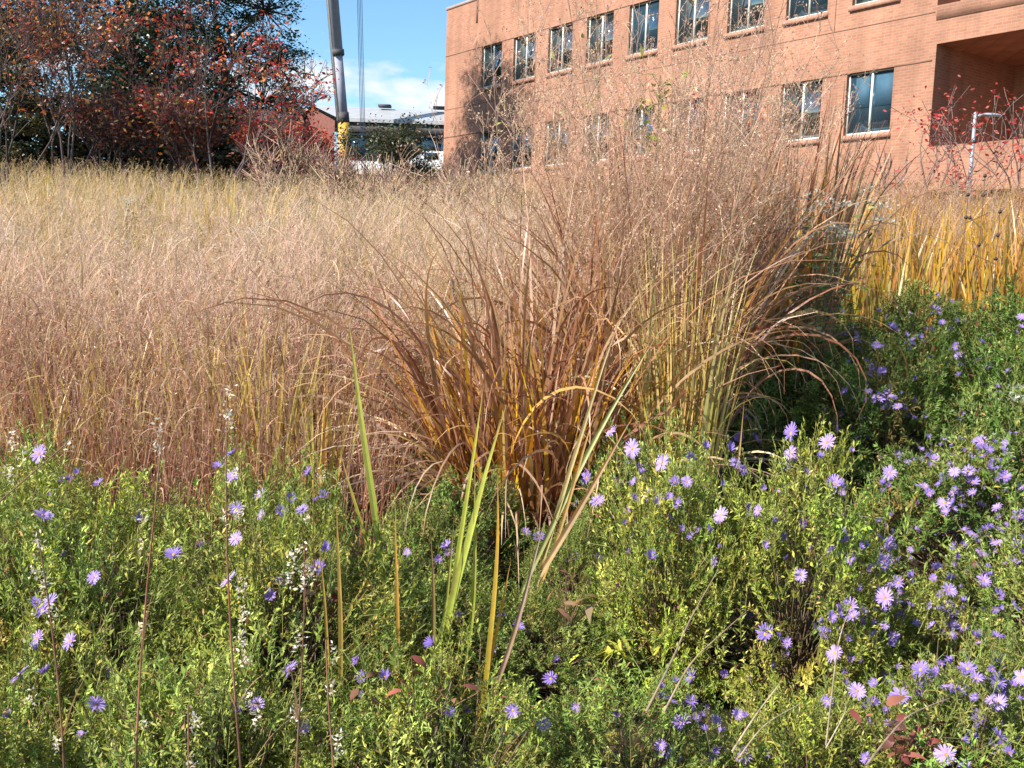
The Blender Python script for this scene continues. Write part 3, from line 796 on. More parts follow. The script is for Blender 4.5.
# ------------------------------------------------------------------ grass clumps that read as plants
def clump(name, c, label, cat, n, H, W, pals, probs, tip, rad=.25, lean=.2, curl=(.3, 1.6), n_pan=0, pan_H=(1.5, 2.0), pan=(.56, .38, .27), seed=1, az_bias=None, bias=0.0, group=None, n_low=0, psc=1.0, crook=.7, n_gold=0, ns=110):
    R = np.random.default_rng(seed)
    base = np.array([c[0], c[1], float(gz(c[0], c[1]))])
    o = thing(name, base, label, cat, group)
    def roots(k):
        a = R.uniform(0, 2 * PI, k); r = rad * np.sqrt(R.random(k))
        X = c[0] + r * np.cos(a); Y = c[1] + r * np.sin(a)
        return np.stack([X, Y, gz(X, Y) - .02], -1), a, r / rad
    m = MB()
    p, a, rr = roots(n)
    if az_bias is not None:
        sel = R.random(n) < bias; a = np.where(sel, az_bias + R.normal(0, .5, n), a)
    th0 = lean * (.25 + rr) * R.uniform(.5, 1.4, n)
    ribbons(m, p, a + R.normal(0, .4, n), th0, th0 + R.uniform(*curl, n) ** 1.25, R.uniform(*H, n), R.uniform(*W, n), pal(n, pals, probs, r=R), pal(n, tip, r=R), 9, R.uniform(1.6, 3.2, (n, 1)), R.normal(0, .5, n), R.normal(0, .9, n))
    k = int(n * crook)                                     # leaves whose upper half is crooked over or curled
    if k:
        p, a, rr = roots(k); th0 = lean * (.25 + rr) * R.uniform(.4, 1.6, k)
        ribbons(m, p, a + R.normal(0, .8, k), th0, th0 + R.uniform(.9, 3.8, k), R.uniform(H[0] * .8, H[1] * .95, k), R.uniform(*W, k), pal(k, pals, probs, r=R), pal(k, tip, r=R), 16, R.uniform(1.8, 4.2, (k, 1)), R.normal(0, .9, k), R.normal(0, 1.5, k))
    if n_gold:                                             # broad yellow leaves on the near side
        p, a, rr = roots(n_gold); a = R.uniform(2.6, 5.6, n_gold); p = np.stack([c[0] + rad * .8 * np.cos(a), c[1] + rad * .8 * np.sin(a), p[:, 2]], -1)
        th0 = R.uniform(.05, .45, n_gold)
        ribbons(m, p, a, th0, th0 + R.uniform(.1, 1.0, n_gold), R.uniform(.55, 1.15, n_gold), R.uniform(.014, .024, n_gold), pal(n_gold, [(.80, .44, .02), (.62, .42, .04)], r=R), pal(n_gold, [(.85, .50, .03), (.62, .26, .05)], r=R), 10, 2.2, R.normal(0, .5, n_gold), R.normal(0, .7, n_gold))
    if n_low:
        p, a, rr = roots(n_low)                           # old curled leaves near the foot
        th0 = R.uniform(.3, .8, n_low)
        ribbons(m, p, a, th0, th0 + R.uniform(1.2, 3.0, n_low), R.uniform(.5, 1.15, n_low), R.uniform(.008, .017, n_low), pal(n_low, pals, probs, r=R), pal(n_low, [(.66, .50, .36), (.42, .26, .16)], r=R), 12, 1.6, R.normal(0, .6, n_low), R.normal(0, 1, n_low))
    part("leaves", m, M_BLADE, o, off=base)
    if n_pan:
        m = MB(); p, a, rr = roots(n_pan)
        panicles(m, p, R.uniform(*pan_H, n_pan), R, pan, .005, 26, (.08 * psc, .30 * psc), .0026, ns, (.007, .015), .5, .13 , (.05, .45), (.34, .18, .08), az=a)
        part("seed_heads", m, M_STRAW, o, off=base)
    return o


COP = [(.32, .13, .06), (.40, .19, .095), (.15, .055, .035), (.54, .37, .26), (.80, .42, .02), (.46, .38, .05)]
CP = [.22, .22, .18, .18, .13, .07]
TIPC = [(.36, .18, .10), (.25, .10, .055), (.48, .31, .19)]
clump("copper_grass", (.10, 4.35), "big copper-brown grass clump arching over, rooted beside the pair of yellow-green blades", "grass clump", 260, (.8, 1.72), (.009, .021), COP, CP, TIPC, .36, .30, (.2, 1.6), 22, (1.55, 2.05), seed=301, az_bias=2.9, bias=.25, n_gold=46, n_low=210, crook=1.3)
clump("copper_grass", (.62, 4.9), "tall copper grass clump with feathery heads, standing against the brick windows", "grass clump", 240, (1.0, 1.9), (.011, .024), COP, CP, TIPC, .34, .2, (.15, 1.3), 230, (1.65, 2.45), seed=302, ns=170, n_gold=14, pan=(.62, .44, .33), n_low=30)
clump("copper_grass", (1.02, 5.8), "brown grass clump with straw blades behind the yellow-striped one", "grass clump", 190, (1.1, 2.1), (.018, .038), COP, CP, TIPC, .36, .12, (.05, .6), 45, (1.7, 2.4), seed=303, crook=.3, group=None)
clump("copper_grass", (1.68, 6.5), "dark brown grass clump with golden stems beside the white-topped weed", "grass clump", 200, (1.1, 2.15), (.020, .042), COP, [.26, .18, .2, .06, .23, .07], TIPC, .34, .11, (.05, .55), 22, (1.7, 2.2), seed=304, crook=.3)
clump("striped_grass", (.70, 4.05), "yellow and green striped upright grass clump edged by asters", "grass clump", 210, (.65, 1.4), (.009, .018), [(.52, .40, .06), (.30, .36, .07), (.60, .46, .18), (.56, .32, .05)], [.3, .3, .25, .15], [(.58, .44, .20), (.5, .36, .12)], .12, .08, (.02, .4), 8, (1.0, 1.5), (.55, .38, .23), seed=305, crook=.12)
YG = [(.46, .38, .05), (.27, .32, .06), (.58, .38, .04), (.46, .22, .08)]
for k, (px, Y, hh, w_, lab) in enumerate([
    (272, 4.3, 1.05, .09, "yellow-tipped tuft standing up among the rusty stems below the crane"),
    (322, 4.2, .95, .12, "green-gold tuft next to the big copper clump on its shrub side"),
    (205, 4.6, .98, .12, "straw yellow tuft in the middle of the rusty stems"),
    (22, 3.9, .80, .10, "green and yellow tuft at the edge of the picture among rusty stems"),
    (58, 4.4, .88, .14, "dull green tuft behind the edge tuft where the rusty stems begin"),
    (110, 4.7, .9, .14, "pale green tuft halfway between the edge tufts and the straw yellow one"),
    (246, 5.2, 1.05, .14, "thin golden tuft just behind the yellow-tipped one"),
    (40, 13.0, 1.45, .5, "golden-green tuft below the double-trunked shrub"),
    (165, 14.0, 1.4, .6, "large olive-yellow tuft on the upper slope below the twiggy shrub"),
    (240, 11.0, 1.4, .35, "reddish-yellow tuft on the slope below the leaning red shrub"),
    (100, 19.0, 1.4, .8, "broad yellow tuft near the crest below the purplish twiggy shrub"),
    (395, 7.5, 1.3, .2, "reddish tuft in the haze behind the copper clump"),
]):
    x = pix(px, 300, Y)[0]
    clump("grass_tuft", (x, Y), lab, "grass tuft", 34 if Y < 8 else 150, (hh * .55, hh), (.008, .016) if Y < 8 else (.015, .028), YG, [.1, .5, .1, .3] if k in (3, 4, 5) else ([.2, .1, .2, .5] if k in (9, 11) else [.35, .2, .35, .1]), [(.60, .44, .12), (.48, .36, .12)], w_, .16, (.05, .6), seed=320 + k, group="tufts standing out of the field", crook=.15)


# ------------------------------------------------------------------ asters
def aster_mesh(seed, r, h, n_shoot, greens, gp, big=1.0):
    R = np.random.default_rng(seed)
    leafm, stemm = MB(), MB()
    nc = n_shoot // 12                                      # sprigs: tight groups of shoots with gaps between them
    cd = unit(nc, -.12, 1, R); ch = R.normal(0, .10, nc)
    ci = R.integers(0, nc, n_shoot)
    d = cd[ci] + R.normal(0, .10, (n_shoot, 3)); d /= np.linalg.norm(d, axis=1, keepdims=True)
    bump = 1 + .14 * np.sin(d[:, 0] * 5 + seed) * np.sin(d[:, 1] * 4.3 + 2 * seed) + ch[ci] + R.normal(0, .04, n_shoot)
    tip = d * np.array([r, r, h * .96]) * bump[:, None]
    tip[:, 2] = np.maximum(tip[:, 2], .05)
    grow = d + np.array([0, 0, .38]) + R.normal(0, .38, (n_shoot, 3))
    grow /= np.linalg.norm(grow, axis=1, keepdims=True)
    L = R.uniform(.07, .15, n_shoot)
    st = tip - grow * L[:, None]
    tubes(stemm, st, tip, .0015, .0008, pal(n_shoot, [(.18, .21, .06), (.24, .24, .08)], r=R), 3)
    k = n_shoot // 9
    root = np.stack([R.normal(0, .05, k), R.normal(0, .05, k), np.zeros(k)], -1)
    tubes(stemm, root, st[:k], .003, .0016, pal(k, [(.14, .09, .05), (.20, .14, .09)], r=R), 4)
    nl = 18
    t_ = np.linspace(.0, 1, nl)[None] * np.ones((n_shoot, 1))
    P = (st[:, None] + (tip - st)[:, None] * t_[..., None]).reshape(-1, 3)
    ax = np.repeat(grow, nl, 0); tt = t_.reshape(-1)
    o = unit(len(P), -1, 1, R); o -= ax * (o * ax).sum(1, keepdims=True); o /= np.linalg.norm(o, axis=1, keepdims=True) + 1e-9
    an = R.uniform(.55, 1.25, len(P))[:, None]
    D = ax * np.cos(an) + o * np.sin(an); Nn = ax * np.sin(an) - o * np.cos(an) + R.normal(0, .25, (len(P), 3)) + np.array([0, 0, .08])
    Ln = big * R.uniform(.013, .028, len(P)) * (1.15 - .45 * tt); sc = pal(nc, greens, gp, .2, R)[ci] * (1 + R.normal(0, .08, (n_shoot, 1)))
    C = np.repeat(sc, nl, 0) * (1 + R.normal(0, .14, (len(P), 1)))
    od = R.random(len(P)) < .05 * (1.6 - tt); C[od] = pal(od.sum(), [(.30, .18, .06), (.38, .30, .06), (.20, .07, .05)], r=R)
    flakes(leafm, P, D, Nn, Ln, Ln * R.uniform(.22, .34, len(P)), np.clip(C, .01, .9), .15)
    # flower buds: pale green knobs at shoot ends
    b = R.random(n_shoot) < .16; nb = b.sum()
    flakes(leafm, tip[b], grow[b], unit(nb, -1, 1, R), .014, .010, pal(nb, [(.36, .38, .14), (.24, .28, .09)], r=R), .3)
    flakes(leafm, tip[b], grow[b], unit(nb, -1, 1, R), .014, .010, pal(nb, [(.36, .38, .14), (.24, .28, .09)], r=R), .3)
    return leafm.mesh("leaves"), stemm.mesh("stems")


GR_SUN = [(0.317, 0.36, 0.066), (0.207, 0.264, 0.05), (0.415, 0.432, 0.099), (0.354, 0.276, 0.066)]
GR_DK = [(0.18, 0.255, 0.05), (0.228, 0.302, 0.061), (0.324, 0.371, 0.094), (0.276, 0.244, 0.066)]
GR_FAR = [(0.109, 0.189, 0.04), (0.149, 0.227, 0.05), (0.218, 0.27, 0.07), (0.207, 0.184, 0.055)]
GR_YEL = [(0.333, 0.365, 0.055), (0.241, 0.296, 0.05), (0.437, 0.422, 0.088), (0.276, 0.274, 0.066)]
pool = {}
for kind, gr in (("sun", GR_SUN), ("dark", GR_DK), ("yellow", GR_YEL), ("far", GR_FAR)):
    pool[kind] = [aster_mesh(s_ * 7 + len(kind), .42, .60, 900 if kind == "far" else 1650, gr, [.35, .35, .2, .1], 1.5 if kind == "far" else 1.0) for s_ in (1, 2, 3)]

# X, Y, radius, height, palette, label
AST = [
    (-.72, 1.50, .36, .44, "sun", "bright green aster mound in the nearest corner, below the white seed stalks"),
    (-.25, 1.48, .36, .46, "sun", "nearest green aster mound with a few purple flowers beside a seed stalk"),
    (.22, 1.48, .36, .42, "yellow", "nearest yellow-green aster mound below the purple trio of flowers"),
    (.62, 1.52, .33, .40, "dark", "nearest dark green aster mound with dry bare stems"),
    (.98, 1.62, .34, .46, "yellow", "nearest aster mound with scattered buds at the corner by the reddish leaves"),
    (-1.08, 2.05, .40, .56, "sun", "pale green aster mound at the edge, third row from the field"),
    (-.62, 2.0, .40, .55, "sun", "leafy aster mound without open flowers between two seed stalks"),
    (-.14, 2.05, .38, .50, "sun", "aster mound around the foot of the lone narrow yellow blades"),
    (.30, 2.15, .36, .44, "dark", "small aster mound with three purple flowers under the dark grass foot"),
    (.66, 2.1, .34, .42, "yellow", "yellow-leaved aster mound with the bright young leaves"),
    (1.05, 2.15, .40, .50, "dark", "aster mound with a cluster of deep purple flowers beside dark hollow"),
    (1.45, 2.3, .40, .55, "dark", "dark aster mound at the edge carrying pink-purple flowers"),
    (-1.55, 2.75, .42, .68, "sun", "edge aster mound in front of the rusty stems"),
    (-1.08, 2.6, .42, .68, "sun", "aster mound with a few single flowers before the rusty stems"),
    (-.60, 2.65, .42, .66, "sun", "aster mound topped by a row of purple flowers before the rusty stems"),
    (-.22, 2.95, .34, .34, "dark", "low aster mound behind the tall green blade pair"),
    (.12, 2.9, .28, .28, "dark", "small low aster between the yellow-green blades"),
    (-1.50, 3.25, .40, .60, "sun", "aster mound backing onto rusty stems near the edge"),
    (-.85, 3.2, .38, .56, "sun", "rearmost aster mound on the shrub side with lilac flowers"),
    (-.30, 3.4, .30, .36, "dark", "short aster tucked under the arching copper leaves"),
    (.55, 3.05, .36, .70, "yellow", "yellow-green aster mound crowded with lavender flowers at the foot of the striped grass"),
    (.90, 2.95, .40, .74, "yellow", "round aster mound crowned with lavender flowers beside the black hollow"),
    (1.22, 2.75, .32, .36, "yellow", "broad yellow-green aster mound below the long curved dry stem"),
    (.50, 3.75, .30, .60, "dark", "aster growing into the copper grass with shaded flowers"),
    (-.12, 3.72, .27, .40, "dark", "small aster squeezed against the front of the copper clump"),
    (.26, 3.45, .22, .30, "dark", "tiny aster at the rim of the black hollow below the copper clump"),
    (1.85, 3.1, .42, .62, "dark", "flowery aster mound at the picture edge, densest in blooms"),
    (1.75, 3.85, .42, .58, "dark", "dark aster mound behind the dense blooms with single flowers"),
    (2.15, 4.0, .46, .68, "dark", "tall aster mound at the edge above the dense blooms"),
    (1.12, 5.1, .40, .56, "dark", "shaded green aster mound right behind the striped grass"),
    (2.02, 5.3, .48, .66, "dark", "aster mound with a bunch of violet flowers in the middle of the slope"),
    (2.55, 5.0, .50, .72, "dark", "leafy aster mound at the edge with hardly any flowers"),
    (1.7, 5.9, .50, .58, "dark", "aster mound below the white-topped weed"),
    (2.4, 6.2, .52, .68, "dark", "aster mound with violet flowers before the golden leaves"),
    (3.2, 6.4, .55, .76, "dark", "upper edge aster mound before the dark seed-head stalks"),
    (2.3, 7.5, .52, .56, "dark", "rear aster mound at the foot of the golden leaves"),
    (3.15, 7.7, .55, .68, "dark", "rear aster mound with single flowers under the golden leaves"),
    (4.0, 7.6, .55, .80, "dark", "rearmost aster mound at the picture edge, tallest of the slope"),
]
asters = []
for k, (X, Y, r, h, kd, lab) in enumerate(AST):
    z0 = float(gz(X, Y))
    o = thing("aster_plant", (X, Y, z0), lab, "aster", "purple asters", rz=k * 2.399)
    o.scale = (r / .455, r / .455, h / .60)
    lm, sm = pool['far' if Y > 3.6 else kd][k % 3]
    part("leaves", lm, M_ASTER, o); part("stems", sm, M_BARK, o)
    asters.append(o)

# ---- flowers
def flower_meshes(seed, droop, npet):
    R = np.random.default_rng(seed); pm, dm = MB(), MB()
    a = np.linspace(0, 2 * PI, npet, endpoint=False) + R.normal(0, .07, npet)
    th = PI / 2 - droop + R.normal(0, .13, npet)
    P = np.stack([np.cos(a) * .003, np.sin(a) * .003, np.full(npet, .002)], -1)
    c0 = pal(npet, [[(.37, .25, .65), (.44, .31, .69), (.32, .22, .60)], [(.47, .34, .68), (.41, .29, .64)], [(.33, .23, .60), (.28, .19, .54)]][seed % 3], jit=.09, r=R)
    ribbons(pm, P, a, th, th + R.uniform(-.1, .35, npet), R.uniform(.85, 1.1, npet) * .0225, .0058, c0, np.clip(c0 * 1.12, 0, .9), 3, 1, R.normal(0, .15, npet), R.normal(0, .25, npet), .35, .7)
    k = 7
    for i in range(3):
        z0, z1 = .0015 + .0012 * i, .0015 + .0012 * (i + 1); r0, r1 = [.0046, .0042, .0030, .0004][i:i + 2]
        tubes(dm, [(0, 0, z0)], [(0, 0, z1)], r0, r1, [(.50, .30, .03), (.42, .20, .03)][seed % 2], 9)
    tubes(dm, [(0, 0, -.008)], [(0, 0, .002)], .002, .0045, (.16, .20, .07), 7)       # green bracts under the head
    return pm.mesh("flower"), dm.mesh("disc")
FL = [flower_meshes(s_, dr_, n_) for s_, dr_, n_ in ((1, .25, 30), (2, .45, 28), (3, .7, 26), (4, .1, 32), (5, .95, 22), (6, .5, 17))]
SPENT = flower_meshes(9, 1.15, 12)

PX = """113,470 66,485 78,478 99,488 40,460 43,522 232,459 219,471 232,481 261,499 291,504 314,506 324,501 282,516 302,516 237,515 262,520 168,521 236,545 201,553 174,561
325,555 319,573 283,584 94,584 50,609 43,617 309,479 271,602 229,586 71,649 46,679 20,683 38,645 96,712 239,711 227,730 256,711 299,668 310,661 290,676 317,645 319,656 305,734 322,695
326,504 358,486 406,482 553,496 566,499 618,408 629,386 595,445 586,432 562,468 550,481 587,482 611,436 632,454 619,487 597,507 526,536 478,533 539,542 448,551 639,479 440,564 449,558
489,548 573,561 562,575 457,620 493,653 528,639 500,622 518,631 357,669 362,684 385,684 433,651 551,684 553,706 565,695 531,673 504,740 520,742 543,731 629,747 506,718
662,468 642,480 620,487 648,499 660,506 674,488 678,510 651,564 705,453 729,455 718,462 709,470 696,475 735,468 743,475 759,462 747,423 756,419 739,442 756,443 790,458 791,439 785,476
798,486 811,498 768,496 834,490 720,521 800,581 631,455 619,408 754,478 928,442 899,457 889,478 933,456 837,491 849,496 827,448 843,419 897,410 879,401 971,436 981,446 970,461 992,457
997,465 1005,455 1018,438 954,476 968,475 972,487 929,497 953,497 1004,482 1017,492 944,507 965,509 940,537 952,531 972,539 985,539 998,547 1018,534 1019,521 907,533 885,530 889,549
855,555 845,548 920,554 933,554 884,567 896,573 911,582 978,572 983,586 950,584 948,595 937,572 997,512 1018,561 894,607 885,604 998,602 946,611 955,620 946,633 962,633 968,603 997,643
893,643 850,613 829,624 853,623 959,659 941,672 920,677 925,692 888,683 857,698 967,676 978,685 965,698 988,675 1002,696 996,689 998,710 998,745 1004,762 946,762 978,729 1021,684 900,703
834,659 842,690 691,683 685,698 721,675 730,714 707,727 681,729 713,757 743,762 763,759 765,640 780,667 816,608 804,623 807,637 812,647 824,625 750,616 666,757
819,317 874,316 893,328 853,330 876,348 857,342 770,320 958,283 963,296 973,310 936,311 942,326 918,340 959,358 1021,320 760,359 872,370 882,375 868,394 880,397 845,396 896,410 893,400 839,419"""
pts_px = [tuple(map(float, s_.split(','))) for s_ in PX.split()]
bpy.context.view_layer.update()
trees_ = []
for o in asters:
    me = o.children[0].data if o.children[0].name.startswith("leaves") else o.children[1].data
    trees_.append((o, o.matrix_world.copy(), o.matrix_world.inverted()))
bvh = {}
def cast(org, d):
    best = None
    for o, mw, mi in trees_:
        me = [c for c in o.children if c.name.startswith("leaves")][0].data
        if me.name not in bvh:
            co = np.empty(len(me.vertices) * 3, np.float32); me.vertices.foreach_get("co", co)
            ix = np.empty(len(me.loops), np.int32); me.loops.foreach_get("vertex_index", ix)
            bvh[me.name] = BVHTree.FromPolygons(co.reshape(-1, 3).tolist(), ix.reshape(-1, 4).tolist())
        lo = mi @ org; ld = (mi.to_3x3() @ d).normalized()
        h = bvh[me.name].ray_cast(lo, ld)
        if h[0] is not None:
            p_ = mw @ h[0]; dist = (p_ - org).length
            if best is None or dist < best[0]: best = (dist, p_, o, mw, mi)
    return best
RF = random.Random(8)
ORG = Vector((0, 0, EYE))
per_plant = {}
def add_flower(p_, o, mw, mi, tiltv, size, variant, spent=False):
    pm, dm = SPENT if spent else FL[variant]
    up = (Vector(tiltv)).normalized()
    qt = up.to_track_quat('Z', 'Y') @ Matrix.Rotation(RF.uniform(0, 6.28), 4, 'Z').to_quaternion()
    mat_w = Matrix.Translation(p_) @ qt.to_matrix().to_4x4() @ Matrix.Diagonal((size, size, size, 1))
    fo = part("flower", pm, M_PETAL, o)
    fo.matrix_parent_inverse = Matrix.Identity(4)
    fo.matrix_basis = mi @ mat_w
    part("disc", dm, M_DISC, fo)
    # its thin stalk, down into the plant
    st = bpy.data.objects.new("flower_stalk", STALK); COL.objects.link(st); st.parent = fo
sm_ = MB(); tubes(sm_, [(0, 0, -.07)], [(0, 0, -.006)], .0011, .0011, (.16, .17, .07), 4)
STALK = sm_.mesh("flower_stalk"); STALK.materials.append(M_ASTER)
for px, py in pts_px:
    d = pix_dir(px, py)
    h = cast(ORG, d)
    if h is None: continue
    dist, p_, o, mw, mi = h
    p_ = p_ - d * .05 + Vector((0, 0, .015))
    tv = (RF.gauss(-.25, .35), RF.gauss(-.45, .3), RF.uniform(.5, 1.1))
    add_flower(p_, o, mw, mi, tv, (.66 + .10 * dist) * RF.uniform(.75, 1.12), RF.choice([0, 0, 1, 1, 2, 3, 3, 4]))
# a sprinkle more, smaller and half closed, wherever the flowery plants carry them
for k in range(760):
    px, py = RF.choice([(RF.uniform(600, 830), RF.uniform(430, 560)), (RF.uniform(840, 1024), RF.uniform(420, 768)), (RF.uniform(840, 1024), RF.uniform(480, 640)), (RF.uniform(0, 1024), RF.uniform(470, 768)), (RF.uniform(830, 1010), RF.uniform(300, 440))])
    if k % 3 and k > 5:                                    # most stand close to an earlier one
        px, py = RF.choice(pts_px[120:]); px += RF.gauss(0, 11); py += RF.gauss(0, 7)
    d = pix_dir(px, py); h = cast(ORG, d)
    if h is None: continue
    dist, p_, o, mw, mi = h
    add_flower(p_ + d * RF.uniform(-.04, .0), o, mw, mi, (RF.gauss(-.1, .6), RF.gauss(-.3, .5), RF.uniform(.3, 1)), (.54 + .08 * dist) * RF.uniform(.6, 1.0), RF.choice([2, 4, 4, 1, 0, 5]), k % 4 == 0)


# ------------------------------------------------------------------ lone blades standing over the asters
def lone_blade(b, t_, Y, w, c0, c1, label, bend=0.0, Yt=None, name="grass_shoot"):
    p0, p1 = pix(*b, Y), pix(*t_, Yt or Y)
    low = np.array([p0[0], p0[1], float(gz(p0[0], p0[1]))])
    drop = (p0 - p1) / max(.05, (p1[2] - p0[2])) * max(0, p0[2] - low[2])
    root = p0 + drop; root[2] = gz(root[0], root[1]) - .01
    o = thing(name, root, label, "grass blade", "lone blades above the asters")
    m = MB(); ns = 14; tt = np.linspace(0, 1, ns + 1)
    ctl = (root + p1) / 2 + np.array([bend, 0, abs(bend) * .2])
    ax = ((1 - tt) ** 2)[:, None] * root + (2 * tt * (1 - tt))[:, None] * ctl + (tt ** 2)[:, None] * p1
    tg = np.gradient(ax, axis=0); tg /= np.linalg.norm(tg, axis=1, keepdims=True)
    sd = np.cross(tg, np.array([.25, 1.0, .1])); sd /= np.linalg.norm(sd, axis=1, keepdims=True); nr = np.cross(sd, tg)
    pr = np.minimum(.55 + tt * 1.2, 1) * np.clip((1 - tt ** 3.0), .04, 1) * w / 2
    Rb = np.random.default_rng(int(b[0] * 7 + b[1]))
    us = np.linspace(-1, 1, 7); ax = ax + sd * (.004 * np.sin(tt * 7 + b[0]))[:, None]
    tw = (np.cumsum(Rb.normal(0, .07, ns + 1)))[:, None]
    sd2 = sd * np.cos(tw) + nr * np.sin(tw); nr2 = nr * np.cos(tw) - sd * np.sin(tw)
    V = np.stack([ax + sd2 * (pr * u)[:, None] - nr2 * (pr * abs(u) * .55)[:, None] for u in us], 1)
    ix = np.arange((ns + 1) * 7).reshape(-1, 7)
    f = np.concatenate([np.stack([ix[:-1, j], ix[:-1, j + 1], ix[1:, j + 1], ix[1:, j]], -1) for j in range(6)])
    C = np.asarray(c0)[None] * (1 - tt)[:, None] + np.asarray(c1)[None] * tt[:, None]
    C = np.repeat(C[:, None], 7, 1) * Rb.uniform(.72, 1.2, (1, 7, 1)) * Rb.uniform(.85, 1.12, (ns + 1, 1, 1))
    C[-2:] = C[-2:] * .4 + np.array([.34, .19, .07]) * .6                       # browned tip
    edge = Rb.random((ns + 1, 7)) < .06; C[edge] = (.36, .22, .07)
    m.add(V, f, C.reshape(-1, 3))
    part("blade", m, M_BLADE, o, off=root)
YGR, YEL, ORN = (.20, .32, .05), (.48, .42, .06), (.52, .27, .04)
lone_blade((380, 575), (346, 308), 3.1, .023, YGR, (.50, .46, .09), "tallest yellow-green blade, straight and slightly leaning, on the shrub side", .02)
lone_blade((372, 560), (341, 450), 3.1, .018, YGR, YEL, "short green blade against the foot of the tallest one", .0)
lone_blade((397, 655), (397, 500), 2.5, .013, (.42, .32, .05), (.46, .22, .05), "narrow straight yellow blade with brown tip, thinnest of the lone blades")
lone_blade((433, 640), (431, 535), 2.5, .014, (.44, .34, .05), (.12, .07, .05), "narrow yellow blade with blackened tip")
lone_blade((447, 640), (508, 405), 2.7, .025, YGR, (.50, .48, .08), "broad bright green blade leaning toward the building", -.03)
lone_blade((458, 590), (484, 383), 2.85, .017, YGR, YEL, "slender green blade crossing behind the broad bright one", -.02)
lone_blade((483, 680), (497, 472), 2.45, .016, (.42, .40, .05), ORN, "yellow blade with orange tip between the bright green one and the dark hollow", .03)
lone_blade((340, 640), (338, 500), 2.4, .016, (.14, .18, .05), (.40, .24, .05), "dull green blade fading to orange beside the seed stalks")
lone_blade((560, 520), (622, 316), 3.3, .017, (.46, .40, .16), (.50, .38, .18), "long straw blade leaning over the copper clump", -.04)
lone_blade((575, 490), (662, 325), 3.3, .020, (.24, .30, .09), (.42, .42, .16), "broad grey-green blade leaning across the striped grass", -.04)
lone_blade((528, 600), (635, 415), 3.0, .022, (.44, .34, .16), (.30, .13, .05), "brown folded blade leaning above the black hollow", -.02)
lone_blade((510, 640), (548, 515), 2.6, .014, (.30, .16, .10), (.46, .34, .28), "reddish stiff stalk rising from the black hollow")
lone_blade((735, 480), (745, 400), 3.2, .012, (.5, .42, .3), (.44, .25, .08), "pale stub blade rising from the lavender crown")

for b_, t_, Y, w, c0, c1, lab in [
    ((384, 580), (360, 420), 3.12, .013, YGR, YEL, "thin green leaf just behind the tallest blade"),
    ((466, 640), (476, 470), 2.7, .014, YGR, YEL, "thin green-yellow leaf rising inside the broad bright pair"),
    ((440, 645), (455, 520), 2.68, .012, YGR, (.40, .36, .07), "short green leaf at the foot of the broad bright blade"),
    ((490, 680), (512, 560), 2.46, .012, YEL, ORN, "short orange-tipped leaf beside the yellow orange-tipped blade"),
    ((326, 640), (318, 540), 2.4, .011, (.30, .30, .06), (.46, .25, .05), "short fading leaf near the ring of white tufts"),
    ((548, 560), (600, 400), 3.25, .014, (.50, .34, .10), (.52, .30, .10), "thin orange straw rising in front of the copper clump"),
    ((655, 470), (640, 380), 3.4, .013, (.40, .34, .06), (.60, .40, .05), "thin golden leaf between the copper clump and the striped grass"),
]:
    lone_blade(b_, t_, Y, w, c0, c1, lab, RF.uniform(-.03, .03))

# ------------------------------------------------------------------ white seed stalks nearest the camera
def seed_stalk(b, t_, Y, label, tufts, seed):
    R = np.random.default_rng(seed)
    p0, p1 = pix(*b, Y), pix(*t_, Y)
    d = p1 - p0; root = p0 - d * ((p0[2] - float(gz(p0[0], p0[1]))) / d[2]); root[2] = gz(root[0], root[1]) - .01
    o = thing("seed_stalk", root, label, "seed stalk", "white-tufted seed stalks")
    m = MB(); tt = np.linspace(0, 1, 9); ax = root + (p1 - root) * tt[:, None] + np.stack([.012 * np.sin(tt * 5 + seed), 0 * tt, 0 * tt], -1)
    tubes(m, ax[:-1], ax[1:], .0030 - .0018 * tt[:-1], .0030 - .0018 * tt[1:], pal(8, [(.30, .15, .10)], r=R), 6)
    lf = ax[R.integers(1, 6, 5)]
    ribbons(m, lf, R.uniform(0, 6.28, 5), R.uniform(.1, .4, 5), R.uniform(.6, 1.6, 5), R.uniform(.08, .2, 5), .004, (.36, .2, .12), (.45, .3, .2), 5)
    part("stem", m, M_BLADE, o, off=root)
    for (x, y, n) in tufts:
        c = pix(x, y, Y); k = int(n * 5.5)
        fm = MB(); P = c + R.normal(0, 1, (k, 3)) * np.array([.0045, .005, .006 + .0009 * n])
        flakes(fm, P, unit(k, -.3, 1, R), unit(k, -1, 1, R), R.uniform(.005, .012, k), R.uniform(.0026, .005, k), pal(k, [(.86, .74, .60), (.76, .60, .46), (.88, .82, .72)], jit=.08, r=R))
        part("tuft", fm, M_FLUFF, o, off=root)
seed_stalk((240, 760), (229, 395), 1.75, "seed stalk with a big white head above the purple pair of flowers", [(228, 418, 9), (231, 392, 3), (234, 475, 4), (226, 515, 4), (238, 515, 5), (241, 590, 6), (243, 615, 6), (241, 640, 6), (245, 660, 4), (250, 700, 5), (257, 720, 6)], 1)
seed_stalk((142, 760), (158, 432), 1.7, "thin bare seed stalk with small white head before rusty stems", [(158, 446, 4), (161, 424, 2), (144, 517, 3), (140, 545, 2), (142, 630, 3), (146, 725, 3)], 2)
seed_stalk((300, 760), (298, 545), 1.75, "short seed stalk with a ring of white tufts beside the dull green blade", [(292, 560, 5), (300, 552, 4), (305, 567, 4), (290, 580, 4), (303, 585, 4), (310, 574, 3), (299, 640, 5), (293, 715, 5)], 3)
seed_stalk((60, 760), (36, 540), 1.65, "leaning seed stalk with scattered tufts near the picture edge", [(38, 548, 5), (44, 585, 4), (34, 575, 3), (50, 610, 4), (30, 700, 4), (56, 745, 4)], 4)
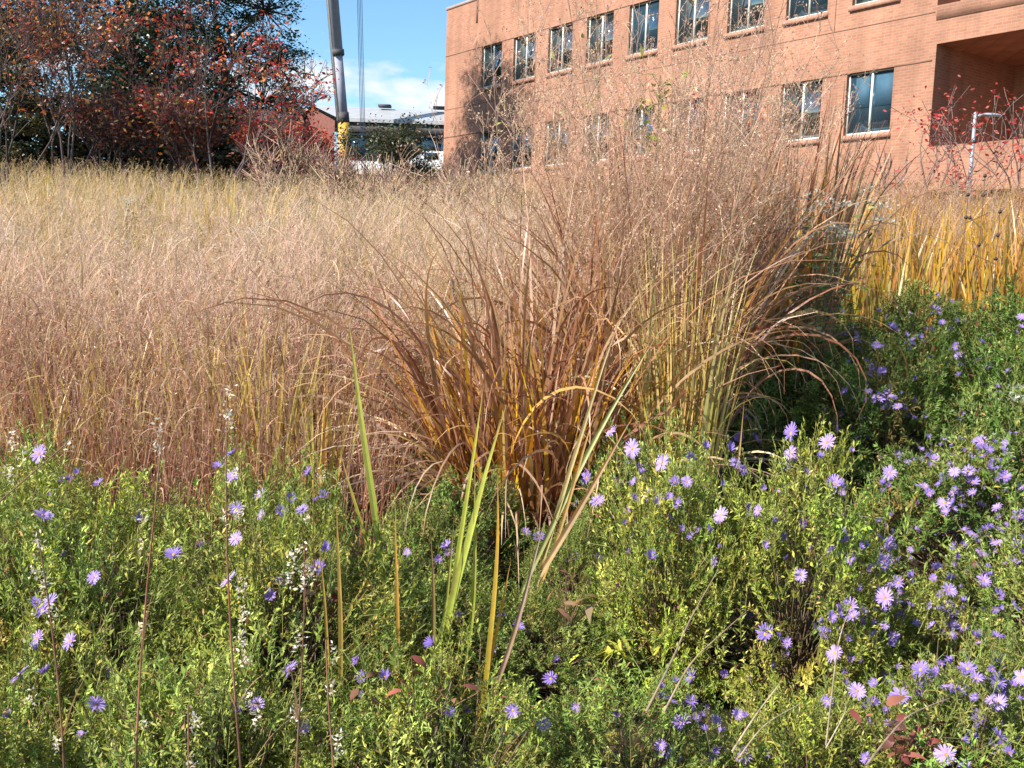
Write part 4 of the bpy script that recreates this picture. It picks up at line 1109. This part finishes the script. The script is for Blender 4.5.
seed_stalk((-6, 505), (72, 442), 1.9, "slanting dry seed stalk crossing the picture edge", [(12, 443, 5), (8, 475, 6), (22, 455, 3), (70, 448, 3)], 5)
seed_stalk((335, 766), (333, 640), 1.6, "low reddish seed stalk with one white tuft near the nearest flowers", [(338, 742, 5), (334, 655, 3), (331, 690, 3)], 6)
seed_stalk((196, 766), (192, 705), 1.6, "lowest little seed stalk with a single white tuft", [(194, 720, 6), (193, 765, 5)], 7)
seed_stalk((318, 560), (312, 470), 2.6, "small seed stalk tufted white beside the lilac row of flowers", [(320, 478, 5), (306, 520, 4)], 8)

# ------------------------------------------------------------------ dry bent stems
def dry_stem(pp, Y, r, c, label, name="dry_stem"):
    P = np.array([pix(x, y, yy) for (x, y), yy in zip(pp, np.linspace(Y[0], Y[1], len(pp)))])
    t_ = np.linspace(0, len(P) - 1, 6 * len(P)); k = np.clip(t_.astype(int), 0, len(P) - 2); f = t_ - k
    def cm(a, b_, c_, d, f): return .5 * ((2 * b_) + (c_ - a) * f + (2 * a - 5 * b_ + 4 * c_ - d) * f ** 2 + (3 * b_ - a - 3 * c_ + d) * f ** 3)
    G = lambda i: P[np.clip(i, 0, len(P) - 1)]
    A = np.stack([cm(G(i - 1), G(i), G(i + 1), G(i + 2), ff) for i, ff in zip(k, f)])
    o = thing(name, A[0], label, "dry stem", "dry stems lying over the asters")
    m = MB(); tr_ = np.linspace(1, .3, len(A)) * r * .75; tubes(m, A[:-1], A[1:], tr_[:-1], tr_[1:], pal(len(A) - 1, [c], jit=.15), 6)
    part("stem", m, M_BLADE, o, off=A[0], smooth=True)
DRY = (.48, .36, .24)
dry_stem([(800, 480), (822, 460), (850, 451), (890, 455)], (2.9, 3.3), .0035, (.46, .36, .15), "curved tan stem arching over the black hollow")
dry_stem([(798, 511), (830, 514), (884, 518)], (2.75, 2.8), .003, (.62, .52, .42), "pale stem lying straight across the black hollow")
dry_stem([(646, 712), (672, 660), (690, 620), (718, 570)], (1.9, 2.15), .004, (.36, .27, .19), "longest grey dry stem slanting through the yellow-green mound")
dry_stem([(664, 712), (690, 665), (720, 635), (746, 612)], (1.9, 2.1), .0035, (.40, .29, .18), "thin brown dry stem curving beside the longest one")
dry_stem([(732, 752), (756, 715), (781, 682)], (1.75, 1.85), .0035, (.52, .42, .28), "straight tan stem over the dark gap beside the nearest flowers")
dry_stem([(740, 756), (765, 725), (800, 704)], (1.75, 1.85), .0025, (.52, .42, .28), "thin tan stem parallel to the straight one")
dry_stem([(866, 766), (890, 735), (912, 714), (950, 698)], (1.7, 1.85), .0035, (.38, .28, .19), "forked brown stem by the reddish leaves")
dry_stem([(826, 745), (836, 660), (842, 630), (850, 610)], (1.85, 1.9), .0025, (.45, .35, .24), "upright thin stem below the deep purple flowers")
dry_stem([(826, 748), (845, 712), (843, 702)], (1.8, 1.85), .002, (.5, .42, .32), "tiny hooked stem in the dark gap")
dry_stem([(690, 380), (700, 372), (735, 330), (800, 315)], (4.2, 4.4), .003, (.46, .32, .16), "long bent straw reaching from the striped grass over the asters")
dry_stem([(700, 371), (728, 350), (800, 342), (825, 380)], (4.2, 4.4), .003, (.46, .30, .16), "drooping straw tip bending down over the asters")

# ------------------------------------------------------------------ white-topped weeds, dark seed-head stalks, seedlings
def weed(px, py, Y, label, n, w, seed, white=(.62, .60, .52), gleaf=True):
    R = np.random.default_rng(seed); t_ = pix(px, py, Y); z0 = float(gz(t_[0], Y)); base = np.array([t_[0], Y, z0])
    o = thing("boneset_weed", base, label, "weed", "white-topped weeds")
    m, fm = MB(), MB(); h = t_[2] - z0
    for k in range(n):
        a = R.uniform(0, 6.28); r = w * math.sqrt(R.random()); tip = base + np.array([r * math.cos(a), r * math.sin(a) * .7, h * R.uniform(.80, 1.02)])
        mid_ = base + (tip - base) * np.array([.35, .35, .6])
        tubes(m, [base - [0, 0, .02], mid_], [mid_, tip], .005, .003, (.22, .2, .11), 4)
        kk = 36; P = tip + R.normal(0, 1, (kk, 3)) * np.array([.05, .05, .012]) * (Y / 7) ** .5
        fm = MB(); flakes(fm, P, unit(kk, 0, 1, R), unit(kk, .2, 1, R), R.uniform(.014, .03, kk), .014, pal(kk, [white, (.42, .42, .36)], r=R)); part('flower_head', fm, M_FLUFF, o, off=base)
        if gleaf:
            q_ = base + (tip - base) * R.uniform(.35, .95, (12, 1))
            flakes(m, q_, unit(12, -.5, .3, R), unit(12, .2, 1, R), R.uniform(.06, .11, 12), .022, pal(12, [(.16, .22, .06), (.24, .26, .10)], r=R), .1)
    part("stems", m, M_ASTER, o, off=base)
weed(826, 192, 5.9, "tall white-topped weed with green leaves at the end of the brown clumps", 20, .32, 1)
weed(6, 226, 9.0, "white flat-topped weed at the picture edge in the pinkish field", 7, .14, 2)
weed(128, 199, 12.0, "distant white-topped weed high in the tan grass", 6, .16, 3)
weed(252, 225, 9.5, "faint white-topped weed in the haze below the leaning red shrub", 6, .16, 4)
weed(1018, 375, 4.6, "small grey-white weed among the asters at the picture edge", 4, .07, 5)

def seedhead(px, pyt, Y, label, k, seed):
    R = np.random.default_rng(seed); t_ = pix(px, pyt, Y); z0 = float(gz(t_[0], Y)); base = np.array([t_[0], Y, z0])
    o = thing("seed_head_stalk", base, label, "dried flower", "dark dried seed-head stalks")
    m = MB(); tubes(m, [base - [0, 0, .02]], [t_], .004, .003, (.12, .085, .06), 4); part("stem", m, M_BARK, o, off=base)
    for i in range(k):
        c = t_ - np.array([0, 0, i * .17]); hm = MB()
        if i:
            br = c + np.array([R.normal(0, .05), R.normal(0, .05), .03])
            tubes(hm, [c - [0, 0, .04]], [br], .003, .003, (.1, .07, .05), 4); c = br if R.random() < .5 else c
        tubes(hm, [c - [0, 0, .012], c], [c, c + [0, 0, .016]], [.007, .016], [.016, .007], (.055, .04, .035), 8)
        part("seed_head", hm, M_BARK, o, off=base)
seedhead(985, 176, 7.6, "tallest dark stalk of stacked round seed heads by the golden leaves", 4, 1)
seedhead(1000, 212, 7.4, "shorter dark seed-head stalk beside the tallest one", 3, 2)
seedhead(968, 195, 7.7, "slim dark seed-head stalk nearest the street lamp", 2, 3)
seedhead(293, 252, 6.5, "single dark seed head in the pinkish field below the crane", 2, 4)
seedhead(268, 283, 6.0, "small dark seed head above the yellow-tipped tuft", 1, 5)

def sapling(px, py, Y, label, seed, n=26, spread=.2):
    R = np.random.default_rng(seed); t_ = pix(px, py, Y); z0 = float(gz(t_[0], Y)); base = np.array([t_[0], Y, z0])
    o = thing("sapling", base, label, "sapling", "leafy saplings in the tall grass")
    m = MB(); tubes(m, [base], [t_], .008, .004, (.2, .15, .1), 5)
    lm = MB(); P = t_ + R.normal(0, 1, (n, 3)) * spread * np.array([.5, .4, .7]) - [0, 0, spread * .8]; 
    tubes(m, np.stack([0 * P[:, 0] + t_[0], 0 * P[:, 0] + Y, P[:, 2] - R.uniform(.04, .14, n)], -1), P, .002, .0015, pal(n, [(.25, .2, .1)], r=R), 3)
    flakes(lm, P, unit(n, -.4, .8, R), unit(n, .1, 1, R), R.uniform(.045, .085, n), R.uniform(.018, .03, n), pal(n, [(.30, .33, .07), (.22, .26, .07), (.42, .36, .08)], r=R), .1)
    part("stem", m, M_BARK, o, off=base); part("leaves", lm, M_TREE, o, off=base)
sapling(660, 75, 5.4, "sapling top with olive leaves before the upper brick windows", 1, 60, .22)
sapling(600, 55, 5.6, "thin sapling top with few olive leaves, nearer the wall corner", 2, 10, .2)
sapling(525, 92, 5.6, "slightest sapling with two or three green leaves before the wall corner", 3, 6, .12)

def broad_leaves(px, py, Y, cols, label, seed, n, name, L=(.05, .09), w=.3):
    R = np.random.default_rng(seed); h_ = cast(ORG, pix_dir(px, py)); t_ = np.array(h_[1]) + [0, -.03, .02] if h_ else pix(px, py, Y)
    base = np.array([t_[0], t_[1], float(gz(t_[0], t_[1]))])
    o = thing(name, base, label, "plant", "odd plants among the asters")
    m = MB(); P = t_ + R.normal(0, 1, (n, 3)) * np.array([.045, .035, .03]); D = unit(n, -.5, .6, R); Nn = np.cross(D, unit(n, -1, 1, R)); Nn[:, 2] = np.abs(Nn[:, 2]); Nn /= np.linalg.norm(Nn, axis=1, keepdims=True)
    Ls = R.uniform(*L, n); th_ = np.arccos(np.clip(D[:, 2], -1, 1)); cc_ = pal(n, cols, r=R); ribbons(m, P, R.uniform(0, 6.28, n), th_, th_ + R.uniform(.2, 1.3, n), Ls, Ls * w, cc_, cc_ * R.uniform(.7, 1.3, (n, 1)), 6, 1.4, R.normal(0, .5, n), R.normal(0, .8, n), .05, .25); part("leaves", m, M_ASTER, o, off=base)
    s_ = MB(); tubes(s_, t_ + (P - t_) * .2 + [0, .05, -.10], P, .0016, .001, (.2, .12, .07), 4); part("stems", s_, M_BARK, o, off=base)
broad_leaves(618, 648, 1.95, [(.50, .48, .06), (.40, .42, .06)], "bright yellow-green young shoot among the mid asters", 1, 34, "young_shoot", (.045, .085), .26)
broad_leaves(905, 742, 1.6, [(.20, .055, .05), (.28, .11, .07), (.14, .06, .05)], "maroon-leaved creeper in the nearest corner by the forked stem", 2, 36, "maroon_creeper", (.025, .055), .5)
broad_leaves(415, 688, 1.8, [(.22, .07, .055), (.2, .10, .06)], "reddish leaves between the near asters under the narrow blades", 3, 14, "maroon_creeper", (.025, .055), .5)
broad_leaves(570, 590, 2.3, [(.22, .08, .06), (.2, .12, .06)], "dark red leaves hanging at the edge of the black hollow", 4, 14, "maroon_creeper", (.03, .06), .4)
broad_leaves(335, 590, 2.2, [(.22, .08, .06), (.3, .2, .08)], "brown-red leaves behind the ring of white tufts", 5, 12, "maroon_creeper", (.025, .05), .45)
